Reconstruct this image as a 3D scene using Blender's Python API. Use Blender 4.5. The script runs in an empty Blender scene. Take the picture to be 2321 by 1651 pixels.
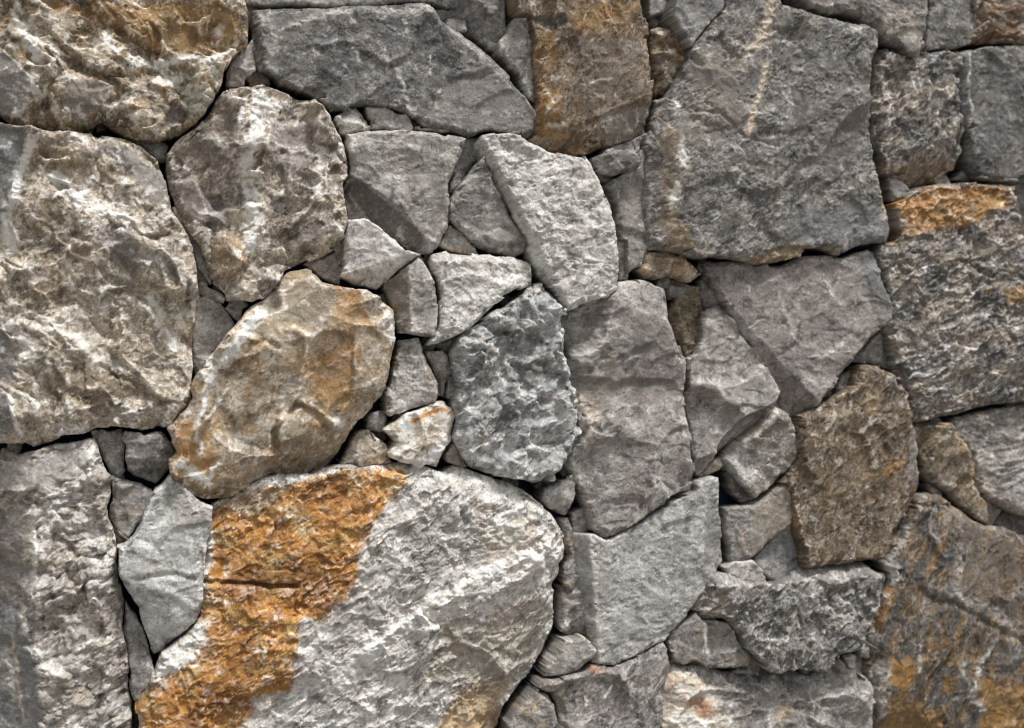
import bpy, math, random
import numpy as np

# ------------------------------------------------------------------ camera, sky, sun, exposure
scene = bpy.context.scene
CAM = dict(yaw=16.0, dist=2.36, lens=50.0, look=(0.0, 0.0, 1.20))
yaw = math.radians(CAM['yaw'])
cam_data = bpy.data.cameras.new('camera')
cam_data.sensor_width = 36.0
cam_data.lens = CAM['lens']
cam_data.clip_start = 0.05
cam_data.clip_end = 2000.0
cam = bpy.data.objects.new('camera', cam_data)
cam.location = (CAM['look'][0] - CAM['dist']*math.sin(yaw), CAM['look'][1] - CAM['dist']*math.cos(yaw), CAM['look'][2])
cam.rotation_euler = (math.radians(90), 0, -yaw)
scene.collection.objects.link(cam)
scene.camera = cam
cam_data.dof.use_dof = True
cam_data.dof.focus_distance = 2.22
cam_data.dof.aperture_fstop = 2.6

SUN_EL, SUN_AZ = math.radians(66), math.radians(30)      # azimuth: to the right of straight in front of the wall
world = bpy.data.worlds.new('World')
scene.world = world
world.use_nodes = True
wn = world.node_tree.nodes; wl = world.node_tree.links
wn.clear()
sky = wn.new('ShaderNodeTexSky'); sky.sky_type = 'NISHITA'; sky.sun_disc = False
sky.sun_elevation = SUN_EL; sky.sun_rotation = math.pi - SUN_AZ
sky.dust_density = 4.0; sky.ozone_density = 1.0; sky.air_density = 1.0
hs = wn.new('ShaderNodeHueSaturation'); hs.inputs['Saturation'].default_value = 0.06
bg = wn.new('ShaderNodeBackground'); bg.inputs['Strength'].default_value = 0.05
wo = wn.new('ShaderNodeOutputWorld')
wl.new(sky.outputs[0], hs.inputs['Color']); wl.new(hs.outputs[0], bg.inputs['Color']); wl.new(bg.outputs[0], wo.inputs[0])

sd_ = bpy.data.lights.new('sun', 'SUN'); sd_.energy = 1.5; sd_.angle = math.radians(10); sd_.color = (1.0, 0.965, 0.92)
sun = bpy.data.objects.new('sun', sd_)
sun.rotation_euler = (math.pi/2 - SUN_EL, 0, SUN_AZ)
sun.location = (1, -3, 4)
scene.collection.objects.link(sun)

scene.cycles.filter_width = 1.1
vs = scene.view_settings
vs.view_transform = 'Standard'; vs.look = 'None'; vs.gamma = 1.0; vs.exposure = 1.08; vs.use_curve_mapping = False

# ------------------------------------------------------------------ noise toolbox (numpy)
_r = np.random.default_rng(7)
PERM = np.concatenate([_r.permutation(256)]*3).astype(np.int64)
_a = _r.uniform(0, 2*np.pi, 256); GX = np.cos(_a); GY = np.sin(_a)
JX = _r.uniform(0.1, 0.9, 256); JY = _r.uniform(0.1, 0.9, 256); RV = _r.uniform(-1, 1, 256)
_a = _r.uniform(0, 2*np.pi, 256); _m = np.sqrt(_r.uniform(0, 1, 256)); TX = np.cos(_a)*_m; TY = np.sin(_a)*_m

def hsh(ix, iy): return PERM[PERM[ix & 255] + (iy & 255)]
def perlin(x, y):
    xf = np.floor(x); yf = np.floor(y); ix = xf.astype(np.int64); iy = yf.astype(np.int64)
    fx = x-xf; fy = y-yf
    u = fx*fx*fx*(fx*(fx*6-15)+10); v = fy*fy*fy*(fy*(fy*6-15)+10)
    def g(dx, dy):
        h = hsh(ix+dx, iy+dy); return GX[h]*(fx-dx)+GY[h]*(fy-dy)
    a = g(0,0); b = g(1,0); c = g(0,1); d = g(1,1)
    return (a+(b-a)*u + ((c+(d-c)*u)-(a+(b-a)*u))*v)*1.5
def fbm(x, y, o=4, gain=.5, ridged=False):
    s = 0; a = 1.0; t = 0
    for i in range(o):
        n = perlin(x*2**i + i*17.3, y*2**i + i*9.7)
        if ridged: n = 1-2*np.abs(n)
        s = s + a*n; t += a; a *= gain
    return s/t
def cells(x, y, mode, tilt=1.0, k=1.0):
    xf = np.floor(x); yf = np.floor(y); ix = xf.astype(np.int64); iy = yf.astype(np.int64)
    best = None; bd = None
    for dx in (-1,0,1):
        for dy in (-1,0,1):
            h = hsh(ix+dx, iy+dy)
            px = x-(xf+dx+JX[h]); py = y-(yf+dy+JY[h]); d2 = px*px+py*py
            pl = tilt*(TX[h]*px+TY[h]*py) + .35*RV[h]
            far = 12*np.maximum(d2-.7, 0)**2
            if mode == 'scoop': val = .3*k*d2 + 1.35*pl + far; best = val if best is None else np.minimum(best, val)
            elif mode == 'bump': val = 1.35*pl - .3*k*d2 - far; best = val if best is None else np.maximum(best, val)
            else:
                if best is None: best = pl; bd = d2
                else:
                    m = d2 < bd; best = np.where(m, pl, best); bd = np.where(m, d2, bd)
    return best
def sstep(a, b, x):
    t = np.clip((x-a)/(b-a), 0, 1); return t*t*(3-2*t)
def seg_dist(u, v, pts, closed):
    d = np.full(u.shape, 1e9); n = len(pts)
    for i in range(n if closed else n-1):
        x1, y1 = pts[i]; x2, y2 = pts[(i+1) % n]
        ex, ey = x2-x1, y2-y1; L = ex*ex+ey*ey+1e-9
        t = np.clip(((u-x1)*ex+(v-y1)*ey)/L, 0, 1)
        d = np.minimum(d, (u-x1-t*ex)**2+(v-y1-t*ey)**2)
    return np.sqrt(d)
def inside(u, v, pts):
    r = np.zeros(u.shape, bool); n = len(pts)
    for i in range(n):
        x1, y1 = pts[i]; x2, y2 = pts[(i+1) % n]
        if y1 != y2: r ^= ((y1 > v) != (y2 > v)) & (u < (x2-x1)*(v-y1)/(y2-y1)+x1)
    return r
def sdf(u, v, pts):
    d = seg_dist(u, v, pts, True); return np.where(inside(u, v, pts), -d, d)

# ------------------------------------------------------------------ stone colours (linear albedo)
PAL = {
 'white': (.74,.69,.615), 'greyLL': (.46,.443,.42), 'greyL': (.40,.382,.358), 'greyN': (.345,.34,.332), 'greyW': (.43,.40,.36), 'greyM': (.264,.248,.234), 'greyMD': (.178,.166,.156),
 'greyDk': (.112,.107,.101), 'greyB': (.215,.222,.226), 'greyBL': (.40,.40,.39), 'greywarm': (.255,.228,.198), 'greybrown': (.205,.170,.135),
 'purple': (.250,.224,.213), 'purpleShade': (.135,.118,.111), 'tangrey': (.285,.240,.185), 'greytan': (.345,.295,.23), 'tan': (.345,.25,.148), 'cream': (.54,.46,.36),
 'brown': (.152,.106,.060), 'brownDk': (.108,.077,.044), 'brownolive': (.172,.133,.082), 'ochreD': (.30,.175,.06), 'ochre': (.41,.225,.066), 'ochreL': (.50,.34,.165),
 'ochreY': (.42,.255,.07), 'orange': (.45,.20,.035), 'rust': (.16,.065,.018), 'rustL': (.40,.19,.09)}
PAL = {k: np.array(v) for k, v in PAL.items()}
STVAR = {'orange': ('ochreY', 'rust', 'white'), 'ochre': ('orange', 'brown', 'cream'), 'ochreD': ('ochre', 'brown', 'tan'), 'cream': ('white', 'rustL', 'tan'), 'tan': ('tan', 'brown', 'cream'), 'ochreL': ('tan', 'ochre', 'cream')}

def relief(style, u, v, ang):
    c, s = math.cos(math.radians(ang)), math.sin(math.radians(ang))
    wu = 9*fbm(u/40, v/40, 4, .6) + 16*fbm(u/120, v/120, 2); wv = 9*fbm(u/40+40, v/40+40, 4, .6) + 16*fbm(u/120+9, v/120, 2)
    a = c*(u+wu)+s*(v+wv); b = -s*(u+wu)+c*(v+wv)          # a runs along the grain
    big = 16*cells(a/150+31, b/120, 'scoop', 1.1) ; mid = 9*cells(a/85+77, b/70, 'scoop', 1.3, .6)
    msk = .3+1.1*sstep(-.3, .35, fbm(u/75+19, v/75, 3, .6))
    f = 1.1*fbm(u/11, v/11, 3, .65) + .8*cells(a/9, b/7, 'scoop', 1.3) + .5*cells(a/5+3, b/4, 'plate', .9) + .5*fbm(a/8, b/5, 2, .6, True)
    f = f*(.25+1.15*sstep(-.25, .35, fbm(u/58+9, v/58, 3, .6)))          # smooth skins beside rough breaks
    if style == 'flat':
        return 4*fbm(u/110, v/110, 3) + .4*mid + 1.3*fbm(u/24, v/24, 3, .6) + 1.5*cells(a/42, b/32, 'scoop', 1) + 1.1*cells(a/26+4, b/17, 'plate', .5) + .9*f
    if style == 'smooth':
        return 4*fbm(u/100, v/100, 3) + .6*mid + 2.6*cells(a/55, b/38, 'scoop', .9) + .9*fbm(u/18, v/18, 3) + 1.2*cells(a/24+5, b/17, 'scoop', 1) + .5*f
    if style == 'conchsoft':
        return 4*fbm(u/90, v/90, 3) + .8*big + 10*cells(a/74, b/52, 'scoop', 1.2) + 3.4*msk*cells(a/27+9, b/20, 'scoop', 1.1) + 1.0*f
    if style == 'plane':
        return 4*fbm(u/110, v/110, 3) + 1.4*big + .8*mid + 2.0*msk*cells(a/30+9, b/20, 'scoop', 1.1) + .6*f
    if style == 'conch':
        return 5*fbm(u/90, v/90, 3) + big + 10*cells(a/84, b/58, 'scoop', 1.2) + 4.5*msk*cells(a/30+9, b/21, 'scoop', 1.2) + 1.0*f
    if style == 'rugged':
        return 6*fbm(u/90, v/90, 3) + 1.3*big + 13*cells(a/80, b/52, 'bump', 1.4) + 7.5*msk*cells(a/30+9, b/25, 'scoop', 1.3) + 1.9*f + 1.6*fbm(u/16, v/16, 3, .6, True)
    if style == 'craggy':
        return 7*fbm(u/80, v/80, 3) + .9*big + 15*cells(a/64, b/50, 'bump', 1.4) + 7*cells(a/40+3, b/33, 'scoop', 1.4) + 4*msk*cells(a/20+9, b/16, 'bump', 1.3) + 1.8*f
    if style == 'pitted':
        return 5*fbm(u/100, v/100, 3) + 11*cells(a/48, b/38, 'bump', 1.3, 3) + 9*cells(a/24+9, b/20, 'bump', 1.2, 3) + 4*cells(a/12+5, b/10, 'bump', 1.2, 3) + 1.9*f
    if style == 'pittedfine':
        return 4*fbm(u/90, v/90, 3) + .5*mid + 3*cells(a/40, b/28, 'bump', 1.2) + 2*msk*cells(a/15+9, b/12, 'scoop', 1.2) + 1.5*f
    if style == 'congl':
        return 5*fbm(u/90, v/90, 3) + 6*cells(a/40, b/26, 'scoop', 1.2) + 4*msk*cells(a/16+9, b/11, 'scoop', 1.3) + 2.6*fbm(a/18, b/12, 3, .65, True) + 1.6*f
    if style == 'grain':
        return 6*fbm(u/110, v/110, 3) + .7*big + 5*fbm(a/62, b/38, 4, .62, True) + 3.0*cells(a/36, b/27, 'plate', 1) + 4.4*msk*cells(a/21+9, b/16, 'scoop', 1.4) + 2.2*f
    if style in ('flaky', 'streak'):
        return 5*fbm(u/100, v/100, 3) + .7*big + 5*cells(a/90+2, b/40, 'scoop', 1) + 2.6*cells(a/60, b/22, 'plate', .5) + 2.4*msk*cells(a/38+9, b/13, 'scoop', 1.1) + 1.1*f
    if style == 'scaly':
        return 5*fbm(u/120, v/120, 3) + .6*big + 4.5*cells(a/84, b/60, 'bump', 1.2) + 1.8*cells(a/40, b/26, 'plate', .8) + 1.4*msk*cells(a/22+9, b/13, 'scoop', 1.1) + 1.4*f
    return f

def build_stone(idx, name, z, pts, style, cols, cr, pa, ri, ve, st, sm, tilt, edge, net, spk, ang, step, grow):
    rs = random.Random(idx*31+5); ou = rs.uniform(0, 4000); ov = rs.uniform(0, 4000)
    xs = [p[0] for p in pts]; ys = [p[1] for p in pts]; pad = 3*step + grow
    gu = np.arange(min(xs)-pad, max(xs)+pad, step); gv = np.arange(min(ys)-pad, max(ys)+pad, step)
    U, V = np.meshgrid(gu, gv)
    jag = 2.0*fbm((U+ou)/26, (V+ov)/26, 4, .6) + 3.6*cells((U+ou)/40, (V+ov)/40, 'plate', 1.1) + .9*cells((U+ou)/13, (V+ov)/13, 'plate', .8)
    D = sdf(U, V, pts) - grow + jag
    gy, gx = np.gradient(D, step)
    ins = D < 0
    cell = ins[:-1,:-1] | ins[1:,:-1] | ins[:-1,1:] | ins[1:,1:]
    use = np.zeros(D.shape, bool)
    use[:-1,:-1] |= cell; use[1:,:-1] |= cell; use[:-1,1:] |= cell; use[1:,1:] |= cell
    out = use & ~ins
    g2 = np.maximum(gx*gx+gy*gy, .3)
    k = np.where(out, np.clip(D/g2, 0, 1.5*step), 0)
    U = U - k*gx; V = V - k*gy; D = np.where(out, 0, D)
    iu = np.full(D.shape, -1, np.int64); iu[use] = np.arange(use.sum())
    u = U[use]; v = V[use]; d = -D[use]; nx = gx[use]; ny = gy[use]
    a = u+ou; b = v+ov
    # --- height of the face
    cu, cv = sum(xs)/len(xs), sum(ys)/len(ys)
    wob = 5*fbm(a/34, b/34, 4, .55)
    rel = relief(style, a, b, ang); damp = np.zeros(len(u))
    for pp in sm: damp = np.maximum(damp, sstep(-7, 7, -sdf(u, v, pp)+1.5*wob))
    if sm: rel = rel*(1-.72*damp) + damp*(5*fbm(a/90, b/90, 2) + 2.5*cells(a/46, b/34, 'scoop', 1.1) + 1.1*fbm(a/14, b/14, 4, .65))
    h = z + tilt[0]*(u-cu) + tilt[1]*(v-cv) + rel
    for (p, q, sde), sl in cr:
        ex, ey = q[0]-p[0], q[1]-p[1]; L = math.hypot(ex, ey); n1, n2 = -ey/L, ex/L
        if (sde[0]-p[0])*n1+(sde[1]-p[1])*n2 < 0: n1, n2 = -n1, -n2
        s = (u-p[0])*n1+(v-p[1])*n2 + .6*wob
        h = h - sl*(np.sqrt(np.maximum(s, 0)**2 + 4)-2)
    for pp, rz, (g1, g2_), soft in pa:
        dd = -sdf(u, v, pp) + 1.3*wob
        c1 = sum(t[0] for t in pp)/len(pp); c2 = sum(t[1] for t in pp)/len(pp)
        h = h + sstep(-soft, soft, dd)*(rz+g1*(u-c1)+g2_*(v-c2))
    for pp, w, amp in ri:
        dd = seg_dist(u+1.2*wob, v-1.0*wob, pp, False)
        h = h + amp*np.exp(-(dd/w)**2)*(1+.5*fbm(a/20, b/20, 2))
    for pp, w, cn, stg in ve:
        if cn in ('white', 'cream', 'greyL'):
            dd = seg_dist(u+1.8*wob, v+1.4*wob, pp, False)
            h = h + sstep(w*.9, w*.3, dd)*(1.0+1.8*cells(a/11+3, b/9, 'scoop', 1.2)+1.2*fbm(a/14, b/14, 2))
    chip = cells(a/34+7, b/34, 'plate', .9); chip2 = cells(a/14+17, b/14, 'plate', .9)
    er = edge[0]*np.clip(.75+1.3*chip+.7*chip2+.6*fbm(a/50+7, b/50, 3), .12, 2.4)
    t = np.clip(d/er, 0, 1)
    h = h - edge[1]*np.clip(.9+.8*chip, .35, 1.6)*(1-t)**1.1
    h = np.maximum(h, -58)
    # --- colour of the face
    m1 = sstep(-.25, .3, fbm(a/60+3, b/60, 4, .6)); m2 = sstep(.0, .4, fbm(a/26+13, b/26, 4, .6))
    col = PAL[cols[0]]*(1-m1)[:,None] + PAL[cols[1]]*m1[:,None]
    m2 = (m2*.7)[:,None]; col = col*(1-m2) + PAL[cols[2]]*m2
    br = 1 + .30*fbm(a/19+5, b/19, 5, .7) + .25*fbm(a/60+5, b/60, 3) + .12*fbm(a/140, b/140, 2)
    ca, sa = math.cos(math.radians(ang)), math.sin(math.radians(ang)); ga = (ca*a+sa*b); gb = (-sa*a+ca*b)
    qa = ga + 14*fbm(a/40+91, b/40, 3); qb = gb + 14*fbm(a/40+41, b/40, 3)
    sx, sy = (46, 14) if style in ('flaky', 'streak') else (26, 16) if style == 'grain' else (20, 17)
    fila = fbm(qa/sx, qb/sy, 4, .68, True)                    # pale filaments of calcite
    if style == 'streak':                                     # banded rock: ochre, pale and dark streaks along the grain
        s1 = fbm(qa/80+3, qb/19, 5, .68); s2 = fbm(qa/95+43, qb/22, 5, .68)
        for cn, mm in (('ochreD', .6*sstep(.06, .22, s1)), ('greyL', .4*sstep(.14, .3, s2)), ('greyDk', .8*sstep(.08, .24, -s1))):
            col = col*(1-mm)[:,None] + PAL[cn]*mm[:,None]
    patch = sstep(-.3, .3, fbm(a/45+71, b/45, 3))
    blotd = sstep(.08, .36, fbm(qa/(sx*1.1)+9, qb/(sy*1.4), 4, .65))   # darker mineral clots
    col = col*(1-.42*blotd)[:,None]
    fg = (sstep(.30, .62, fila)*(.25+.75*patch)*(.5 if style in ('smooth', 'flat', 'craggy', 'plane', 'streak') else .8))[:,None]
    col = col*(1-fg) + np.minimum(col*1.25+.07, .7)*fg
    fil2 = fbm((qa+3*fbm(a/9, b/9, 2))/10+3, qb/7, 3, .65, True)
    fg = (sstep(.50, .70, fil2)*(.25+.75*sstep(-.15, .25, fbm(a/28+171, b/28, 3)))*(.5 if style in ('smooth', 'flat', 'plane', 'streak') else .8))[:,None]
    col = col*(1-fg) + np.minimum(col*1.35+.10, .74)*fg
    hair = fbm((a+9*fbm(a/22+7, b/22, 3))/70+5, (b+9*fbm(a/22+47, b/22, 3))/70, 3, .55); hair2 = fbm((a+7*fbm(a/18+7, b/18, 3))/44+65, (b+7*fbm(a/18+47, b/18, 3))/44, 3, .55)
    hg = (np.maximum(sstep(.016, .006, np.abs(hair)), sstep(.02, .008, np.abs(hair2)))*sstep(-.05, .2, fbm(a/34+271, b/34, 3))*.6)[:,None]
    col = col*(1-hg) + np.minimum(col*1.3+.14, .74)*hg
    pit = (sstep(.22, .5, fbm(qa/8+55, qb/6, 3, .65))*(.35 if style in ('smooth', 'flat') else .5)*(1.3 if style == 'congl' else 1))[:,None]
    col = col*(1-pit)
    # how proud a spot stands of its surroundings: the rubbed high parts carry the pale calcite crust
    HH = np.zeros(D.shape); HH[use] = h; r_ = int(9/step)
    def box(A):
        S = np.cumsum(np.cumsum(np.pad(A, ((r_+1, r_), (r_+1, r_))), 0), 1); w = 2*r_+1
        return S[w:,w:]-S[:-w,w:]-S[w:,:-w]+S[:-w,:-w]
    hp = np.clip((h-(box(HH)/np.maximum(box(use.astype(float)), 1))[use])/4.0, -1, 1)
    fine = fbm(a/6+31, b/6, 3, .7)
    for pp, cn, stg, rag in st:
        dd = -sdf(u, v, pp) + rag*1.9*fbm(a/(rag*2.6)+3, b/(rag*2.6), 5, .72)
        m = (.85*sstep(-rag*.2-.5, rag*.35+.5, dd) + .15*sstep(-rag*1.6, rag, dd))*stg*np.clip(1-.4*np.maximum(fine, 0), 0, 1)
        if cn in STVAR and rag >= 7: m = np.maximum(m, .55*stg*sstep(.2, .32, fbm(a/17+401, b/17, 5, .7))*sstep(-34, 4, dd))
        if cn in STVAR: m = m*(1-.5*sstep(.2, .46, fbm(qa/34+301, qb/26, 5, .66)))
        cc = np.repeat(PAL[cn][None,:], len(u), 0)
        if cn in STVAR:
            A, B, C = STVAR[cn]
            for nm, mm in ((A, .85*sstep(-.05, .25, fbm(a/48+77, b/48, 4, .6))), (B, .7*sstep(.05, .36, fbm(a/46+57, b/36, 5, .66))), (B, .4*sstep(.16, .36, fbm(a/10+57, b/9, 3, .7))), (C, .5*sstep(.22, .38, fbm(a/30+97, b/26, 5, .66)))):
                cc = cc*(1-mm)[:,None] + PAL[nm]*mm[:,None]
        col = col*(1-m)[:,None] + cc*m[:,None]
    if net > 0:
        w1 = fbm(a/55+3, b/55+8, 4, .6); w2 = fbm(a/30+23, b/30, 4, .6)
        gate = sstep(-.1, .35, fbm(a/48+61, b/48, 3))
        m = np.maximum(sstep(.035, .006, np.abs(w1)), .8*sstep(.05, .01, np.abs(w2)))*gate*min(1, net*1.6)*np.clip(.8+.8*fine, 0, 1)
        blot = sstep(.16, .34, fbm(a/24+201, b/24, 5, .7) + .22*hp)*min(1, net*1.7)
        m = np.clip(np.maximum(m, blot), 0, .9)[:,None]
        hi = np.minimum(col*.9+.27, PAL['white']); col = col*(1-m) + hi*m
    for pp, w, cn, stg in ve:
        dd = seg_dist(u+1.8*wob, v+1.4*wob, pp, False) + w*.75*fbm(a/13+5, b/13, 4, .72) + w*.35*fbm(a/45+15, b/45, 2)
        m = np.maximum(sstep(w*.62, w*.34, dd), .55*sstep(w*1.5, w*.5, dd)*sstep(.3, .6, fila))
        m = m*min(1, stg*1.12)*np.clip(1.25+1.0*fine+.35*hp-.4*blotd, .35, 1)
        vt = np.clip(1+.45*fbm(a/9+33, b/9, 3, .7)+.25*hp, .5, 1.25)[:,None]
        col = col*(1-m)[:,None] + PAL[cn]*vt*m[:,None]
    m = (sstep(.28, .5, fine)*spk)[:,None]; col = col*(1-m) + np.minimum(col*1.2+.1, .7)*m
    m = (sstep(.3, .5, -fine)*spk*.5)[:,None]; col = col*(1-m*.6)
    # freshly broken, rubbed arrises are paler than the skin of the stone
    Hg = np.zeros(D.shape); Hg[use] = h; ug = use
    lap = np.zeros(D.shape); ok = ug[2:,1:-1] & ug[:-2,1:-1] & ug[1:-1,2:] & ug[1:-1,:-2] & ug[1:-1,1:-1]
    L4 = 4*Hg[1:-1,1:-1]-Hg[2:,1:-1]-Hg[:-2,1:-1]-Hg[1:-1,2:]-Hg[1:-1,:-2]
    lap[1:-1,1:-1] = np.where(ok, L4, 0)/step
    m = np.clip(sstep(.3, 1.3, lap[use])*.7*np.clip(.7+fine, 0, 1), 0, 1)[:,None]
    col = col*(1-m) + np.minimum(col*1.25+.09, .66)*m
    col = col*br[:,None]
    lum = np.maximum(col.mean(1, keepdims=True), .01); col = np.clip(col*(lum/.26)**.28, .015, .8)
    # --- faces
    q = np.argwhere(cell); i0 = iu[q[:,0],q[:,1]]; i1 = iu[q[:,0],q[:,1]+1]; i2 = iu[q[:,0]+1,q[:,1]+1]; i3 = iu[q[:,0]+1,q[:,1]]
    quads = np.stack([i0,i1,i2,i3], 1)
    ed = np.concatenate([quads[:,[0,1]], quads[:,[1,2]], quads[:,[2,3]], quads[:,[3,0]]])
    key = np.minimum(ed[:,0], ed[:,1])*len(u)*2 + np.maximum(ed[:,0], ed[:,1])
    _, inv, cnt = np.unique(key, return_inverse=True, return_counts=True)
    be = ed[cnt[inv] == 1]
    bv = np.unique(be); loc = np.full(len(u), -1, np.int64); loc[bv] = np.arange(len(bv))
    P = [np.stack([u, -h, v], 1)]; Cs = [col]; rings = [None]; base = len(u); prev = bv; Q = [quads]
    gl = np.maximum(np.hypot(nx[bv], ny[bv]), .2); onx = nx[bv]/gl; ony = ny[bv]/gl
    hb = h[bv]
    zend = -125.0
    for f, off in ((.10, .3), (.32, -1.5), (1.0, -7.0)):
        hh = hb + (zend-hb)*f; o2 = off + (2.0 if f < 1 else 4)*fbm((u[bv]+ou+hh)/16, (v[bv]+ov-hh)/16, 3)
        P.append(np.stack([u[bv]+onx*o2, -hh, v[bv]+ony*o2], 1)); Cs.append(col[bv]*.96)
        nxt = base + np.arange(len(bv))
        A = be[:,0] if prev is bv else prev[loc[be[:,0]]]; B = be[:,1] if prev is bv else prev[loc[be[:,1]]]
        Q.append(np.stack([B, A, nxt[loc[be[:,0]]], nxt[loc[be[:,1]]]], 1))
        prev = nxt; base += len(bv)
    P.append(np.array([[cu, -zend, cv]])); Cs.append(PAL['greyM'][None,:])
    back = np.stack([prev[loc[be[:,1]]], prev[loc[be[:,0]]], np.full(len(be), base)], 1)
    P = np.concatenate(P)/1000.0; Cs = np.concatenate(Cs); Q = np.concatenate(Q)
    me = bpy.data.meshes.new(name)
    me.vertices.add(len(P)); me.vertices.foreach_set('co', P.astype(np.float32).ravel())
    nl = len(Q)*4+len(back)*3
    me.loops.add(nl); me.loops.foreach_set('vertex_index', np.concatenate([Q.ravel(), back.ravel()]).astype(np.int32))
    me.polygons.add(len(Q)+len(back))
    me.polygons.foreach_set('loop_start', np.concatenate([np.arange(len(Q))*4, len(Q)*4+np.arange(len(back))*3]).astype(np.int32))
    me.update(calc_edges=True)
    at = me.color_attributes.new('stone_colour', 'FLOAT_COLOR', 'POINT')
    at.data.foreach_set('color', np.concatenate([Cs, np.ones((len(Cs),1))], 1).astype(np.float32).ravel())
    me.polygons.foreach_set('use_smooth', np.ones(len(me.polygons), bool))
    me.materials.append(STONE)
    o = bpy.data.objects.new(name, me); scene.collection.objects.link(o)
    return o

# ------------------------------------------------------------------ materials
def new_mat(name):
    m = bpy.data.materials.new(name); m.use_nodes = True
    nt = m.node_tree; return m, nt, nt.nodes, nt.links, nt.nodes['Principled BSDF']
STONE, nt, N, L, bsdf = new_mat('stone')
bsdf.inputs['Roughness'].default_value = .82; bsdf.inputs['Specular IOR Level'].default_value = .3
att = N.new('ShaderNodeAttribute'); att.attribute_name = 'stone_colour'
tc = N.new('ShaderNodeTexCoord')
def noise(scale, detail, rough):
    n = N.new('ShaderNodeTexNoise'); n.inputs['Scale'].default_value = scale; n.inputs['Detail'].default_value = detail; n.inputs['Roughness'].default_value = rough
    L.new(tc.outputs['Object'], n.inputs['Vector']); return n
n1 = noise(330, 4, .7); n2 = noise(120, 5, .7)
mr = N.new('ShaderNodeMapRange'); mr.inputs[1].default_value = .3; mr.inputs[2].default_value = .7; mr.inputs[3].default_value = .80; mr.inputs[4].default_value = 1.20
L.new(n1.outputs[0], mr.inputs[0])
mx = N.new('ShaderNodeMix'); mx.data_type = 'RGBA'; mx.blend_type = 'MULTIPLY'; mx.inputs[0].default_value = 1
L.new(att.outputs['Color'], mx.inputs[6]); L.new(mr.outputs[0], mx.inputs[7])
vo = noise(620, 2, .8)
sp = N.new('ShaderNodeMapRange'); sp.inputs[1].default_value = .62; sp.inputs[2].default_value = .72; sp.inputs[3].default_value = 0; sp.inputs[4].default_value = .55; sp.clamp = True
L.new(vo.outputs[0], sp.inputs[0])
mx2 = N.new('ShaderNodeMix'); mx2.data_type = 'RGBA'; mx2.inputs[7].default_value = (.62, .59, .54, 1)
L.new(sp.outputs[0], mx2.inputs[0]); L.new(mx.outputs[2], mx2.inputs[6]); L.new(mx2.outputs[2], bsdf.inputs['Base Color'])
ad = N.new('ShaderNodeMath'); ad.operation = 'ADD'; L.new(n1.outputs[0], ad.inputs[0])
ml = N.new('ShaderNodeMath'); ml.operation = 'MULTIPLY'; ml.inputs[1].default_value = 2.2; L.new(n2.outputs[0], ml.inputs[0]); L.new(ml.outputs[0], ad.inputs[1])
bp = N.new('ShaderNodeBump'); bp.inputs['Strength'].default_value = .5; bp.inputs['Distance'].default_value = .0022
L.new(ad.outputs[0], bp.inputs['Height']); L.new(bp.outputs[0], bsdf.inputs['Normal'])

MEMBRANE, nt2, N2, L2, b2 = new_mat('blue_membrane')
b2.inputs['Base Color'].default_value = (.008, .05, .11, 1); b2.inputs['Roughness'].default_value = .6
w2 = N2.new('ShaderNodeTexNoise'); w2.inputs['Scale'].default_value = 40
bb = N2.new('ShaderNodeBump'); bb.inputs['Distance'].default_value = .003; L2.new(w2.outputs[0], bb.inputs['Height']); L2.new(bb.outputs[0], b2.inputs['Normal'])
GROUND, nt3, N3, L3, b3 = new_mat('gravelly_ground')
b3.inputs['Roughness'].default_value = .95
g1 = N3.new('ShaderNodeTexNoise'); g1.inputs['Scale'].default_value = 60; g1.inputs['Detail'].default_value = 8
gr = N3.new('ShaderNodeValToRGB'); gr.color_ramp.elements[0].color = (.10,.09,.08,1); gr.color_ramp.elements[1].color = (.34,.32,.29,1)
tg = N3.new('ShaderNodeTexCoord'); L3.new(tg.outputs['Object'], g1.inputs['Vector']); L3.new(g1.outputs[0], gr.inputs[0]); L3.new(gr.outputs[0], b3.inputs['Base Color'])

# ------------------------------------------------------------------ setting: the ground at the wall's foot
def mesh_obj(name, verts, faces, mat):
    me = bpy.data.meshes.new(name); me.from_pydata(verts, [], faces); me.materials.append(mat)
    o = bpy.data.objects.new(name, me); scene.collection.objects.link(o); return o
ground = mesh_obj('ground', [(-400,-400,0),(400,-400,0),(400,400,0),(-400,400,0)], [(0,1,2,3)], GROUND)
ground['kind'] = 'structure'

# ------------------------------------------------------------------ the wall
wall = bpy.data.objects.new('stone_wall', None); scene.collection.objects.link(wall)
wall['label'] = 'dry-laid wall of grey, brown and orange-stained broken limestone filling the photo'
wall['category'] = 'stone wall'; wall['kind'] = 'thing'
X0, X1, Y0, Y1, H = -1.62, 1.78, .085, .40, 2.12
bk = mesh_obj('backing_membrane', [(X0,Y0,0),(X1,Y0,0),(X1,Y1,0),(X0,Y1,0),(X0,Y0,H),(X1,Y0,H),(X1,Y1,H),(X0,Y1,H)], [(0,3,2,1),(4,5,6,7),(0,1,5,4),(1,2,6,5),(2,3,7,6),(3,0,4,7)], MEMBRANE)
bk.parent = wall

STEP = 1.6
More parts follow.
